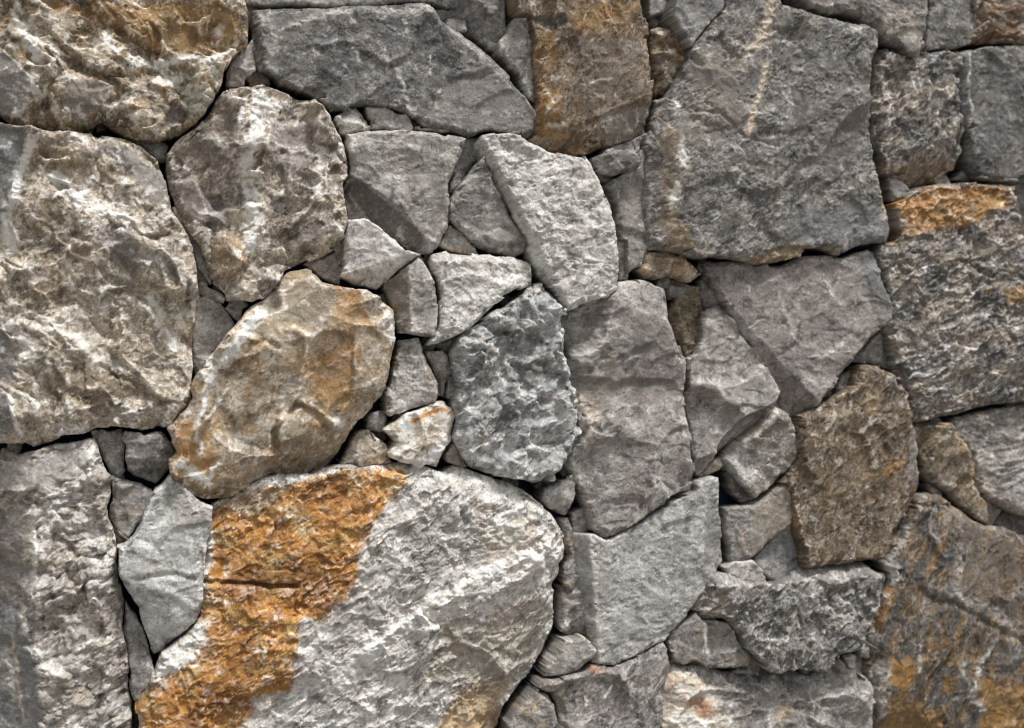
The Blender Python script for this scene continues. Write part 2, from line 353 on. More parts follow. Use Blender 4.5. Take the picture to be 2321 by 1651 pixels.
# one entry for each stone: name, face offset, outline (mm on the wall), relief, colours, creases, chips, ridges, veins, stains and painted shade, smooth areas, tilt, arris, vein net, speckle, grain angle, label
STONES = [  # right-hand stones: own colours darkened further, standing in for light falloff
('stone',40,[(-855,1794),(-442,1826),(-440,1756),(-434,1749),(-433,1726),(-436,1701),(-447,1690),(-457,1679),(-468,1663),(-474,1648),(-479,1628),(-486,1612),(-494,1597),(-506,1581),(-518,1568),(-540,1556),(-569,1547),(-617,1547),(-636,1555),(-655,1569),(-674,1558),(-688,1552),(-713,1547),(-732,1551),(-753,1561),(-764,1555),(-785,1563),(-798,1572),(-855,1579)],'rugged',('brownolive','greytan','ochreD'),[([(-459,1762),(-457,1687),(-434,1726)],0.9),([(-636,1592),(-503,1619),(-588,1547)],0.2),([(-810,1641),(-755,1625),(-798,1594)],0.25)],[([(-812,1660),(-789,1659),(-771,1643),(-756,1625),(-760,1583),(-769,1567),(-789,1570),(-812,1581)],5,(0,0),3),([(-660,1571),(-636,1602),(-617,1618),(-605,1599),(-622,1573),(-638,1558)],-6,(0.2,-0.2),6),([(-569,1556),(-550,1601),(-521,1598),(-508,1584),(-528,1563)],-5,(0.2,-0.3),5)],[],[([(-778,1725),(-764,1692),(-750,1662),(-753,1620),(-741,1601)],9,'white',0.9),([(-744,1676),(-720,1675),(-702,1664)],5,'white',0.8),([(-648,1705),(-650,1685),(-631,1676),(-622,1682)],9,'white',0.9),([(-612,1665),(-569,1662),(-525,1670),(-491,1667),(-462,1689)],8,'white',0.85),([(-562,1638),(-538,1632),(-521,1618),(-525,1598)],16,'white',0.8),([(-484,1715),(-479,1710)],9,'white',0.8),([(-650,1574),(-631,1597),(-617,1613)],4,'white',0.8)],[([(-730,1743),(-588,1753),(-479,1761),(-452,1737),(-459,1679),(-528,1662),(-564,1680),(-636,1681),(-655,1719),(-723,1729)],'ochreD',0.75,16),([(-855,1658),(-789,1659),(-771,1643),(-756,1625),(-760,1583),(-769,1567),(-789,1570),(-855,1579)],'greyM',0.95,3),([(-700,1623),(-636,1622),(-648,1587),(-688,1565),(-711,1593)],'purple',0.7,8),([(-757,1596),(-730,1585),(-711,1559),(-734,1551),(-755,1562)],'brown',0.6,6),([(-564,1561),(-547,1599),(-528,1598),(-543,1567)],'purple',0.8,4)],[[(-855,1658),(-789,1659),(-771,1643),(-756,1625),(-760,1583),(-769,1567),(-789,1570),(-855,1579)],[(-700,1623),(-636,1622),(-648,1587),(-688,1565),(-711,1593)]],(0,0),(13,14),0.65,0.3,-30,'large rugged brown stone with white veins filling the top left corner'),
('stone',34,[(-855,1570),(-785,1561),(-765,1555),(-742,1551),(-688,1551),(-617,1543),(-598,1536),(-574,1517),(-563,1495),(-553,1465),(-546,1435),(-532,1408),(-520,1384),(-514,1359),(-514,1354),(-512,1299),(-515,1253),(-517,1196),(-524,1166),(-520,1141),(-537,1122),(-543,1112),(-557,1105),(-593,1097),(-627,1103),(-660,1105),(-683,1094),(-707,1091),(-730,1081),(-753,1072),(-774,1082),(-799,1080),(-855,1083)],'rugged',('greytan','tangrey','greyL'),[([(-755,1536),(-792,1414),(-799,1498)],0.7),([(-683,1532),(-540,1421),(-588,1519)],0.3),([(-785,1276),(-774,1106),(-799,1179)],0.7),([(-753,1123),(-540,1138),(-660,1095)],0.6)],[],[([(-762,1533),(-760,1524),(-769,1485),(-785,1438),(-792,1414),(-783,1378)],9,5)],[([(-755,1529),(-769,1485),(-785,1438),(-792,1409),(-781,1373)],10,'white',0.9),([(-723,1481),(-700,1458),(-679,1441),(-636,1430),(-617,1423)],20,'white',0.7),([(-581,1303),(-564,1263),(-547,1223)],7,'white',0.8),([(-794,1261),(-771,1247),(-760,1208)],16,'white',0.75),([(-785,1155),(-778,1111),(-769,1094)],5,'white',0.8),([(-735,1262),(-702,1257),(-679,1228),(-650,1206)],18,'white',0.55),([(-542,1273),(-523,1276),(-518,1293)],8,'white',0.8)],[([(-855,1568),(-765,1550),(-758,1531),(-776,1463),(-792,1416),(-855,1412)],'greyB',0.85,5),([(-679,1530),(-622,1535),(-564,1495),(-552,1445),(-588,1444),(-622,1505)],'greyM',0.75,10),([(-755,1524),(-695,1531),(-679,1503),(-711,1487),(-753,1488)],'tan',0.5,14),([(-662,1417),(-617,1411),(-598,1367),(-636,1350),(-660,1380)],'purple',0.7,8),([(-660,1400),(-600,1397),(-588,1340),(-617,1342),(-650,1371)],'purple',0.6,10),([(-855,1246),(-790,1247),(-776,1213),(-778,1179),(-790,1164),(-855,1172)],'greyM',0.9,5),([(-855,1160),(-785,1140),(-776,1097),(-855,1086)],'greyB',0.8,5),([(-776,1317),(-707,1335),(-702,1286),(-765,1283)],'brownolive',0.75,12),([(-730,1203),(-636,1191),(-588,1154),(-660,1129),(-730,1142)],'brownolive',0.7,16),([(-771,1470),(-723,1486),(-702,1428),(-730,1391),(-771,1378)],'brownolive',0.65,14),([(-730,1384),(-669,1405),(-669,1350),(-742,1348)],'brown',0.5,14),([(-683,1385),(-636,1336),(-588,1308),(-622,1297),(-660,1326)],'greybrown',0.6,10),([(-550,1263),(-513,1299),(-515,1228),(-530,1233)],'tan',0.6,8)],[[(-855,1568),(-765,1550),(-762,1531),(-781,1462),(-797,1416),(-855,1412)],[(-622,1530),(-564,1495),(-552,1445),(-581,1444),(-612,1493)],[(-855,1246),(-790,1247),(-778,1213),(-781,1179),(-855,1172)]],(0,0),(9,9),0.65,0.3,-52,'tall pitted tan and white stone at the left edge of the photo'),
('stone',49,[(-475,1622),(-448,1630),(-433,1631),(-418,1636),(-393,1633),(-373,1628),(-350,1620),(-329,1620),(-317,1607),(-306,1587),(-296,1569),(-283,1549),(-278,1527),(-281,1496),(-288,1483),(-286,1452),(-279,1424),(-286,1401),(-304,1380),(-329,1364),(-360,1352),(-378,1345),(-383,1335),(-393,1322),(-408,1305),(-428,1296),(-443,1301),(-467,1297),(-470,1311),(-487,1326),(-492,1341),(-505,1368),(-511,1385),(-528,1412),(-543,1439),(-549,1456),(-555,1476),(-559,1500),(-557,1523),(-545,1541),(-536,1551),(-516,1567),(-502,1582),(-489,1600),(-482,1613)],'rugged',('greybrown','greytan','purple'),[([(-428,1561),(-433,1447),(-541,1506)],0.28),([(-413,1536),(-317,1387),(-291,1541)],0.2),([(-492,1396),(-291,1388),(-393,1310)],0.15)],[([(-398,1587),(-342,1585),(-329,1535),(-355,1513),(-408,1536)],-7,(0,0),8),([(-550,1491),(-516,1492),(-504,1458),(-509,1415),(-528,1412),(-545,1456)],-4,(0.15,0),4),([(-514,1495),(-485,1491),(-462,1446),(-467,1426),(-494,1435)],-5,(0.1,0.1),4)],[([(-428,1553),(-443,1515),(-433,1473),(-435,1435)],20,6),([(-398,1587),(-428,1546),(-408,1521),(-342,1524)],8,-3)],[([(-428,1611),(-408,1610),(-393,1603)],14,'white',0.8),([(-418,1586),(-428,1553),(-443,1520),(-435,1480),(-430,1447),(-438,1410),(-428,1385)],22,'white',0.85),([(-445,1600),(-450,1570)],7,'white',0.7),([(-485,1546),(-475,1534)],12,'white',0.8),([(-317,1545),(-324,1502),(-327,1468)],12,'white',0.7),([(-362,1391),(-304,1418),(-288,1408)],10,'white',0.6),([(-465,1451),(-443,1409)],10,'cream',0.7),([(-301,1574),(-286,1547)],10,'white',0.6)],[([(-541,1556),(-467,1599),(-448,1585),(-455,1509),(-504,1495),(-555,1515)],'greybrown',0.8,8),([(-550,1491),(-516,1492),(-462,1426),(-470,1409),(-528,1412)],'purple',0.75,6),([(-405,1582),(-342,1585),(-335,1532),(-355,1488),(-405,1511)],'purple',0.7,8),([(-499,1398),(-438,1404),(-423,1372),(-448,1336),(-485,1338)],'tan',0.7,12),([(-455,1389),(-435,1379),(-443,1354)],'ochreD',0.5,8)],[[(-398,1582),(-342,1580),(-337,1539),(-355,1518),(-403,1537)],[(-550,1486),(-516,1487),(-472,1426),(-516,1415),(-541,1444)],[(-541,1551),(-480,1588),(-457,1569),(-467,1514),(-504,1502),(-550,1516)]],(0,0),(10,11),0.5,0.3,58,'rounded brown stone with a thick white vein, left of the dark slab'),
('stone',62,[(-383,1337),(-369,1346),(-352,1349),(-344,1350),(-331,1343),(-321,1330),(-298,1325),(-304,1325),(-276,1321),(-253,1315),(-237,1306),(-222,1296),(-207,1286),(-203,1265),(-202,1245),(-206,1216),(-210,1196),(-217,1165),(-224,1147),(-237,1129),(-261,1109),(-274,1091),(-289,1056),(-299,1038),(-308,1026),(-329,1018),(-346,1015),(-369,1018),(-394,1022),(-419,1013),(-444,995),(-454,988),(-478,991),(-498,990),(-517,997),(-541,1015),(-556,1035),(-556,1055),(-544,1065),(-553,1087),(-560,1102),(-544,1117),(-529,1134),(-522,1149),(-526,1169),(-517,1183),(-505,1198),(-490,1218),(-473,1243),(-459,1258),(-446,1273),(-434,1288),(-409,1304),(-389,1326)],'plane',('tan','greytan','greyW'),[([(-541,1048),(-344,1090),(-468,1004)],0.55),([(-498,1012),(-293,1132),(-344,1026)],0.5),([(-394,1341),(-541,1129),(-493,1253)],0.35),([(-240,1306),(-253,1152),(-203,1229)],0.5)],[([(-352,1188),(-344,1229),(-324,1254),(-276,1244),(-276,1152),(-303,1112),(-329,1127),(-359,1145)],-6,(-0.06,-0.02),4),([(-362,1143),(-329,1125),(-296,1091),(-319,1056),(-394,1042),(-399,1093)],-9,(0.05,-0.1),5)],[([(-449,1241),(-495,1178),(-505,1134),(-517,1092)],10,4),([(-349,1241),(-349,1208),(-352,1178),(-362,1145),(-329,1122),(-298,1091)],7,4),([(-429,1231),(-409,1236),(-394,1228)],5,-5),([(-389,1251),(-372,1256),(-354,1244)],6,5)],[([(-414,1286),(-434,1261),(-449,1241),(-468,1218),(-485,1193),(-496,1171)],14,'white',0.95),([(-500,1159),(-507,1129),(-517,1104),(-517,1082),(-507,1065)],7,'white',0.8),([(-468,1166),(-481,1144),(-495,1121)],5,'white',0.8),([(-539,1048),(-517,1035),(-498,1015)],11,'white',0.9),([(-498,1015),(-488,1042),(-473,1059)],6,'white',0.8),([(-237,1296),(-219,1280),(-211,1260),(-209,1239)],14,'white',0.8),([(-384,1153),(-384,1125)],6,'white',0.7),([(-387,1251),(-369,1256),(-352,1244),(-346,1224)],4,'cream',0.7),([(-303,1112),(-298,1107)],8,'white',0.7)],[([(-394,1324),(-344,1345),(-276,1316),(-276,1275),(-344,1264),(-389,1254),(-409,1243),(-436,1248)],'greytan',0.8,14),([(-331,1249),(-276,1254),(-276,1152),(-298,1122),(-344,1153),(-349,1183)],'ochre',0.5,24),([(-304,1330),(-268,1318),(-245,1285),(-245,1244),(-271,1249),(-304,1244)],'ochre',0.6,12),([(-394,1115),(-298,1091),(-344,1026),(-444,1018),(-419,1078)],'brown',0.35,22),([(-544,1117),(-505,1109),(-493,1079),(-473,1054),(-498,1025),(-541,1048),(-553,1092)],'ochre',0.65,12),([(-485,1186),(-463,1203),(-446,1208),(-451,1191),(-473,1176)],'brown',0.6,5),([(-556,1035),(-498,1009),(-419,1015),(-454,988),(-517,997)],'brown',0.6,6)],[[(-394,1319),(-344,1340),(-293,1318),(-306,1285),(-357,1264),(-389,1264)],[(-389,1115),(-354,1133),(-306,1094),(-344,1057),(-389,1047)]],(0,0),(9,10),0.45,0.3,40,'big oval tan stone lying diagonally above the orange-stained boulder'),
('stone',46,[(-492,981),(-453,1001),(-412,1021),(-377,1026),(-335,1025),(-293,1039),(-229,1038),(-192,1041),(-149,1036),(-119,1025),(-89,1035),(-60,1020),(-7,1004),(31,982),(62,951),(82,921),(93,884),(85,847),(74,833),(78,796),(82,752),(62,709),(47,687),(16,653),(-7,632),(-26,547),(-29,533),(-606,579),(-600,649),(-606,676),(-587,705),(-573,739),(-564,755),(-527,784),(-507,810),(-504,865),(-499,933)],'grain',('greyLL','greyL','greyM'),[([(-9,985),(69,871),(89,956)],0.4),([(47,840),(-22,686),(81,742)],0.7),([(-171,799),(33,899),(-64,723)],0.18),([(-155,1002),(61,949),(-36,1023)],0.6),([(-589,679),(-342,790),(-589,778)],0.12)],[([(-268,742),(-171,802),(-134,777),(-144,733),(-198,707),(-216,706),(-242,713)],11,(0.03,0.05),3),([(-171,802),(-64,865),(19,894),(47,866),(-36,822),(-134,777)],7,(0,0.05),8)],[([(-503,864),(-467,860),(-427,857),(-392,852),(-360,853)],3.6,-16),([(-263,878),(-237,914),(-192,946),(-144,978),(-112,1011)],4,2.5),([(-442,881),(-437,845),(-435,820)],3,-2)],[([(-260,878),(-237,914),(-192,946),(-144,978),(-112,1011)],3,'cream',0.8),([(-263,737),(-216,763),(-171,792),(-139,806)],26,'white',0.6),([(-171,797),(-118,820),(-77,850),(-9,879),(47,893)],22,'white',0.55),([(-36,933),(19,910),(75,897)],22,'white',0.45),([(-286,697),(-255,682)],16,'white',0.5),([(-572,730),(-545,743),(-523,762),(-511,791)],26,'white',0.8),([(-499,873),(-495,908),(-489,935)],10,'white',0.8)],[([(-489,980),(-442,994),(-417,1003),(-342,1017),(-290,1031),(-302,1034),(-187,1031),(-183,1016),(-198,990),(-219,978),(-240,945),(-268,894),(-263,866),(-279,838),(-302,816),(-311,801),(-354,803),(-360,765),(-367,728),(-370,690),(-427,681),(-432,653),(-492,590),(-589,583),(-605,685),(-574,725),(-528,750),(-514,796),(-504,841),(-499,898),(-494,948)],'orange',0.97,10),([(-467,892),(-367,883),(-274,863),(-274,812),(-354,816),(-392,848),(-467,861)],'rust',0.5,20),([(-492,985),(-442,1001),(-367,1012),(-392,982),(-467,964)],'tangrey',0.75,12),([(-342,1014),(-274,1028),(-274,979),(-329,981)],'rust',0.5,20),([(-552,689),(-467,721),(-442,682),(-492,658)],'rust',0.5,20),([(-144,563),(-112,642),(-64,678),(-9,683),(-6,661),(-22,641),(0,624),(-28,539),(-155,549)],'ochreL',0.8,9),([(-184,956),(-91,971),(-22,927),(-36,880),(-144,871),(-198,897)],'greyM',0.6,22),([(-118,778),(33,824),(75,795),(47,690),(-36,655),(-171,677)],'tangrey',0.6,24),([(-50,933),(33,925),(81,897),(19,878),(-64,871)],'cream',0.45,18),([(-302,813),(-224,823),(-184,808),(-250,765),(-302,749)],'greyM',0.5,16),([(-20,954),(19,950),(33,931),(5,924)],'cream',0.6,8),([(-77,976),(-36,978),(-47,957),(-69,942)],'cream',0.5,8)],[],(0,0),(10,12),0.4,0.3,32,'large grey boulder with a bright orange rust stain on its upper left'),
('stone',28,[(-856,1066),(-786,1060),(-737,1073),(-688,1083),(-664,1089),(-660,1072),(-653,1055),(-648,1038),(-643,1029),(-641,1005),(-645,985),(-643,965),(-636,945),(-631,925),(-630,895),(-625,856),(-621,826),(-624,791),(-618,764),(-614,726),(-616,701),(-610,681),(-605,589),(-856,609)],'pitted',('greywarm','greyL','tangrey'),[([(-750,978),(-744,734),(-799,858)],0.95),([(-650,1035),(-650,876),(-622,974)],0.8),([(-799,1019),(-674,1031),(-753,1062)],0.18)],[([(-813,1009),(-753,1005),(-711,1019),(-679,1023),(-673,1050),(-660,1079),(-813,1072)],4,(0,-0.05),4)],[([(-799,1007),(-774,1007),(-749,1010)],3,-2.5)],[([(-753,966),(-749,924),(-751,881),(-746,832)],10,'white',0.5),([(-786,785),(-774,711),(-769,658)],4,'cream',0.6),([(-772,821),(-760,789),(-744,771)],8,'white',0.5),([(-667,1078),(-672,1051),(-676,1024)],6,'white',0.8),([(-795,761),(-786,736),(-788,707)],12,'white',0.4)],[([(-856,967),(-781,960),(-769,935),(-767,886),(-786,846),(-856,837)],'purple',0.85,5),([(-856,837),(-779,845),(-753,820),(-751,778),(-742,734),(-744,600),(-856,609)],'greyB',0.7,10),([(-799,1058),(-730,1071),(-669,1080),(-674,1031),(-730,1015),(-799,1009)],'greyL',0.6,12)],[[(-856,1005),(-772,991),(-753,954),(-751,881),(-772,833),(-772,784),(-746,722),(-744,590),(-856,599)],[(-856,1059),(-730,1069),(-669,1080),(-676,1031),(-730,1015),(-856,1011)]],(0,0),(16,12),0.2,0.3,12,'rough pitted grey stone in the bottom left corner'),  # purple patch deepens the left face, its shade put into the colour
('stone',21,[(-269,1604),(-305,1603),(-318,1617),(-338,1627),(-364,1635),(-384,1640),(-392,1649),(-410,1660),(-421,1670),(-425,1695),(-427,1731),(-425,1759),(-298,1772),(-245,1778),(-192,1784),(-150,1788),(-139,1787),(-128,1774),(-112,1754),(-90,1745),(-62,1726),(-40,1711),(-15,1688),(1,1660),(21,1639),(31,1626),(38,1608),(35,1589),(24,1575),(1,1578),(-13,1580),(-40,1583),(-57,1577),(-71,1569),(-90,1575),(-106,1580),(-128,1584),(-150,1586),(-160,1593),(-176,1603),(-192,1607),(-211,1613),(-245,1615),(-274,1611)],'flat',('greyDk','greyMD','greyDk'),[([(-150,1773),(27,1629),(-57,1731)],0.9),([(-415,1755),(-405,1668),(-425,1718)],0.9),([(-415,1673),(-338,1621),(-402,1643)],0.7),([(-298,1755),(-139,1781),(-219,1784)],0.5)],[([(-112,1664),(-29,1685),(27,1626),(35,1592),(-57,1579),(-112,1585),(-150,1604)],-2.5,(0,-0.05),6)],[],[([(-200,1672),(-187,1650),(-182,1629)],5,'greyL',0.7),([(-144,1699),(-141,1670)],3,'greyL',0.7),([(-187,1752),(-184,1734)],8,'greyL',0.7),([(-184,1623),(-171,1608)],12,'greyL',0.7),([(-128,1642),(-133,1615)],7,'greyL',0.6),([(-206,1769),(-171,1766),(-141,1779)],12,'greyL',0.7),([(-298,1763),(-272,1746)],12,'greyL',0.7),([(-410,1745),(-395,1707),(-402,1669)],12,'greyL',0.6),([(-377,1729),(-338,1744),(-315,1749)],6,'greyL',0.7),([(-331,1699),(-323,1691)],6,'greyL',0.8),([(-272,1702),(-261,1682)],4,'greyL',0.7),([(-79,1677),(-29,1647),(4,1628)],14,'greyM',0.6),([(-219,1705),(-214,1674)],4,'greyL',0.6)],[([(-112,1664),(-29,1685),(27,1626),(35,1592),(-57,1579),(-112,1585),(-150,1604)],'greyM',0.7,14),([(-415,1749),(-364,1748),(-325,1761),(-338,1711),(-389,1705)],'greyM',0.5,10),([(-128,1772),(-84,1740),(21,1639),(-7,1670),(-62,1715),(-106,1739)],'greyM',0.7,6)],[],(0,0),(9,9),0.28,0.6,0,'wide dark grey slab at the top, left of the brown stone'),
('stone',40,[(-8,1860),(221,1878),(226,1800),(234,1770),(235,1734),(240,1696),(243,1658),(242,1625),(238,1592),(215,1583),(180,1571),(145,1558),(111,1547),(88,1548),(60,1549),(32,1559),(22,1567),(33,1583),(33,1615),(36,1631),(33,1677),(31,1709),(26,1751),(22,1772),(7,1776),(-4,1781)],'flaky',('brown','brown','greybrown'),[([(49,1621),(120,1592),(49,1557)],0.5),([(120,1587),(235,1647),(191,1568)],0.35),([(221,1810),(229,1647),(247,1730)],0.8)],[([(145,1615),(186,1633),(218,1646),(241,1636),(241,1598),(180,1573),(122,1571),(117,1603)],-5,(0,-0.05),3),([(24,1769),(77,1776),(83,1760),(57,1750),(26,1754)],-6,(0,0),3)],[([(140,1612),(168,1627),(215,1643)],4,2.5)],[([(46,1651),(63,1638),(52,1616)],6,'cream',0.8),([(71,1638),(52,1624)],4,'cream',0.8),([(57,1595),(77,1593)],8,'cream',0.7),([(120,1665),(163,1676)],4,'greyL',0.6),([(88,1699),(100,1713)],3,'greyL',0.6),([(15,1790),(32,1794)],9,'white',0.5)],[([(105,1802),(215,1810),(191,1754),(148,1743),(91,1750),(88,1779)],'ochreD',0.55,16),([(29,1748),(66,1745),(63,1686),(35,1663)],'ochreD',0.6,8),([(38,1658),(77,1655),(77,1612),(91,1580),(49,1568),(35,1594)],'ochre',0.55,10),([(57,1560),(105,1559),(134,1561),(91,1547)],'ochre',0.6,5),([(91,1747),(163,1746),(221,1728),(215,1646),(145,1615),(105,1640)],'greybrown',0.8,18),([(145,1615),(241,1636),(238,1595),(163,1567)],'greyM',0.7,8),([(24,1767),(77,1773),(83,1760),(29,1756)],'greyDk',0.8,4)],[],(0,0),(14,14),0.25,0.6,70,'brown stone with ochre streaks at the top centre'),
('stone',40,[(307,1733),(312,1743),(342,1780),(366,1804),(393,1892),(436,1887),(479,1823),(529,1815),(592,1802),(636,1798),(659,1792),(670,1781),(669,1758),(651,1734),(652,1697),(651,1640),(659,1597),(665,1566),(678,1520),(691,1489),(701,1463),(706,1435),(699,1416),(669,1416),(636,1410),(614,1397),(592,1396),(557,1405),(529,1402),(516,1387),(479,1375),(442,1373),(402,1379),(372,1384),(327,1381),(291,1388),(267,1392),(228,1398),(228,1455),(232,1521),(237,1559),(224,1575),(241,1598),(245,1623),(247,1648),(265,1654),(282,1680),(294,1705)],'scaly',('greyMD','greyDk','greywarm'),[([(285,1650),(285,1402),(244,1565)],0.5),([(649,1754),(695,1440),(708,1585)],0.5),([(479,1603),(669,1756),(669,1583)],0.1)],[([(516,1387),(529,1402),(479,1406),(442,1386),(436,1372)],-6,(0,-0.1),3)],[([(460,1518),(497,1553),(522,1605)],4,-3),([(312,1629),(357,1625),(402,1591),(460,1574)],4,-3),([(454,1602),(460,1518),(460,1434)],3,-1.6),([(651,1680),(656,1623),(669,1597)],4,2)],[([(454,1824),(448,1790),(436,1764),(411,1737)],14,'cream',0.75),([(411,1737),(408,1726)],9,'greyL',0.6),([(445,1717),(436,1680),(423,1643),(408,1594)],8,'cream',0.8),([(476,1671),(488,1643)],4,'greyL',0.7),([(390,1805),(393,1767)],3,'tan',0.5),([(411,1542),(387,1504)],4,'greyL',0.6),([(573,1525),(541,1513),(504,1475)],4,'greyL',0.5),([(651,1680),(659,1617),(669,1597)],3,'white',0.7),([(665,1566),(682,1512),(685,1472)],6,'tan',0.6),([(285,1567),(288,1537)],10,'white',0.8),([(279,1649),(279,1624)],6,'white',0.7),([(279,1506),(273,1470)],8,'white',0.7),([(366,1804),(333,1768)],4,'cream',0.7),([(454,1557),(457,1496)],2.5,'tan',0.5)],[([(255,1621),(282,1594),(288,1512),(276,1429),(250,1428)],'tan',0.4,12),([(267,1456),(297,1430),(321,1394),(267,1390)],'tan',0.6,8),([(479,1716),(652,1732),(656,1611),(573,1522),(494,1548)],'greyMD',0.7,20),([(497,1463),(669,1483),(701,1417),(573,1409),(491,1412)],'greyB',0.75,16),([(436,1372),(454,1395),(491,1407),(529,1407),(516,1387),(479,1375)],'tan',0.85,6),([(411,1380),(436,1389),(454,1378)],'ochre',0.6,5),([(551,1402),(614,1404),(598,1395)],'tan',0.7,4),([(306,1736),(396,1739),(402,1600),(297,1567)],'greywarm',0.7,20)],[],(0,0),(10,10),0.28,0.3,25,'huge flat grey stone with a slanting cream vein, upper right'),
('stone',9,[(687,1763),(720,1768),(753,1756),(780,1766),(849,1770),(854,1744),(849,1708),(854,1673),(866,1632),(866,1584),(854,1554),(833,1538),(793,1525),(756,1521),(726,1537),(697,1545),(687,1571),(677,1605),(669,1646),(671,1704),(669,1739)],'congl',('greybrown','greyDk','greyMD'),[([(687,1574),(864,1626),(786,1525)],0.5)],[],[],[([(783,1651),(800,1640)],12,'greyL',0.6)],[([(697,1560),(854,1566),(833,1538),(756,1521)],'tan',0.5,8)],[],(0,0),(18,16),0.5,0.3,60,'knobbly brown-grey stone right of the huge flat stone'),
('stone',6,[(851,1771),(897,1781),(931,1788),(1053,1792),(1082,1791),(1082,1542),(962,1536),(907,1537),(886,1541),(869,1573),(869,1626),(856,1673),(851,1709),(856,1745)],'flat',('greyDk','greyMD','greyDk'),[([(866,1775),(873,1597),(849,1685)],0.7)],[],[],[([(866,1766),(867,1721),(862,1697),(876,1659),(869,1635)],4,'greyL',0.9)],[([(849,1771),(866,1766),(862,1697),(874,1659),(868,1629),(852,1685)],'greyB',0.9,2)],[],(0,0),(10,10),0.2,0.3,0,'dark grey stone with a pale bevelled edge at the right margin'),
('stone',15,[(713,1490),(743,1505),(762,1520),(816,1528),(884,1529),(966,1529),(970,1495),(973,1450),(1047,1384),(1050,1325),(1054,1134),(918,1123),(850,1106),(789,1098),(749,1093),(743,1119),(733,1145),(726,1166),(713,1186),(710,1215),(703,1250),(695,1274),(706,1297),(696,1326),(693,1349),(680,1378),(677,1398),(687,1413),(713,1419),(723,1437),(721,1437),(716,1466)],'congl',('greybrown','greyDk','greyMD'),[([(749,1157),(975,1234),(816,1086)],0.25)],[],[([(743,1157),(782,1174),(856,1222)],6,4)],[([(743,1157),(782,1174),(856,1222)],4,'greyL',0.8),([(816,1145),(975,1180)],10,'greyL',0.4)],[([(716,1490),(749,1502),(776,1521),(949,1530),(942,1494),(908,1469),(850,1449),(796,1445),(749,1435),(724,1432)],'ochre',0.85,16),([(925,1344),(952,1338),(975,1348),(975,1315),(939,1305)],'ochre',0.75,7),([(690,1416),(716,1420),(703,1408)],'ochre',0.8,4),([(887,1338),(904,1341),(901,1326)],'ochre',0.6,4)],[],(0,0),(12,12),0.55,0.3,25,'large speckled stone with an orange band along its top, right edge'),
('stone',6,[(354,1375),(403,1380),(449,1374),(496,1374),(537,1389),(559,1394),(617,1390),(666,1406),(676,1399),(682,1373),(692,1347),(702,1324),(713,1297),(705,1277),(689,1265),(663,1242),(633,1207),(611,1181),(591,1160),(569,1140),(559,1123),(537,1109),(531,1089),(521,1086),(512,1109),(496,1141),(477,1170),(458,1198),(443,1221),(418,1260),(397,1288),(381,1316),(363,1347),(351,1369)],'smooth',('purple','purple','greyM'),[([(354,1344),(403,1294),(351,1294)],0.8),([(443,1221),(524,1089),(449,1147)],0.4)],[],[],[([(540,1212),(591,1220),(633,1223)],3,'greyL',0.7),([(400,1288),(418,1260),(443,1232)],12,'greyL',0.5),([(446,1218),(490,1158),(518,1104)],7,'greyL',0.6),([(528,1250),(515,1227)],2.5,'greyL',0.5)],[([(640,1398),(676,1393),(702,1321),(705,1280),(656,1320)],'greyB',0.6,10)],[],(0.03,-0.03),(7,8),0.06,0.3,0,'smooth purple-grey stone below the huge flat stone, pointing down'),
('stone',-4,[(355,1291),(383,1299),(401,1290),(429,1261),(451,1221),(460,1195),(473,1172),(485,1146),(477,1129),(467,1101),(432,1081),(392,1051),(364,1031),(340,1006),(328,1040),(319,1119),(319,1190),(316,1209),(337,1215),(349,1246)],'plane',('purple','greyM','greyL'),[([(346,1212),(386,1207),(377,1260)],0.0)],[],[([(352,1209),(389,1207),(423,1249)],5,2.5),([(386,1187),(414,1170),(410,1147)],5,2),([(361,1158),(386,1153),(401,1130)],5,2)],[([(386,1187),(410,1170),(420,1178)],4,'greyL',0.6),([(358,1271),(417,1280)],14,'greyL',0.4),([(325,1209),(328,1176)],8,'greywarm',0.5)],[],[],(0,0),(6,6),0.06,0.25,0,'smooth purple-grey stone left of the downward-pointing one'),
('stone',31,[(86,1282),(108,1293),(137,1307),(166,1315),(183,1337),(209,1343),(242,1338),(265,1328),(270,1300),(271,1270),(283,1248),(298,1220),(304,1206),(308,1176),(308,1121),(316,1043),(325,1009),(322,1014),(316,984),(271,970),(268,970),(265,959),(224,937),(195,921),(166,907),(154,905),(143,915),(134,939),(125,970),(114,1000),(103,1019),(91,1035),(88,1031),(103,1058),(117,1084),(108,1128),(100,1160),(98,1190),(98,1231),(87,1268)],'plane',('greyM','purple','greyL'),[([(103,1035),(148,917),(94,954)],1.0),([(143,1307),(265,1314),(224,1346)],0.5),([(137,1244),(125,1109),(80,1177)],0.22),([(180,1231),(166,1108),(108,1176)],0.12)],[([(103,1274),(143,1269),(148,1231),(125,1187),(103,1187)],3,(0.06,0),5),([(148,1198),(209,1204),(204,1171),(166,1111),(125,1109),(108,1149),(114,1182)],-4,(0,-0.03),6)],[([(212,1209),(206,1176),(189,1138),(148,1095)],6,3),([(103,1185),(137,1193),(151,1214)],5,-3),([(120,1279),(148,1293),(183,1305)],4,-2.5)],[([(108,1263),(137,1252),(120,1214)],16,'greyL',0.5),([(160,1195),(195,1204),(209,1209)],10,'greyL',0.6),([(108,1149),(137,1109),(125,1082)],12,'cream',0.4),([(172,1231),(160,1204)],3,'tan',0.5)],[([(114,1182),(166,1187),(201,1176),(166,1122),(125,1117),(103,1149)],'greywarm',0.8,10),([(209,1286),(277,1259),(302,1176),(283,1121),(195,1149)],'purple',0.7,20)],[],(0,0),(8,8),0.15,0.3,0,'big fractured grey stone right of the craggy blue-grey one'),
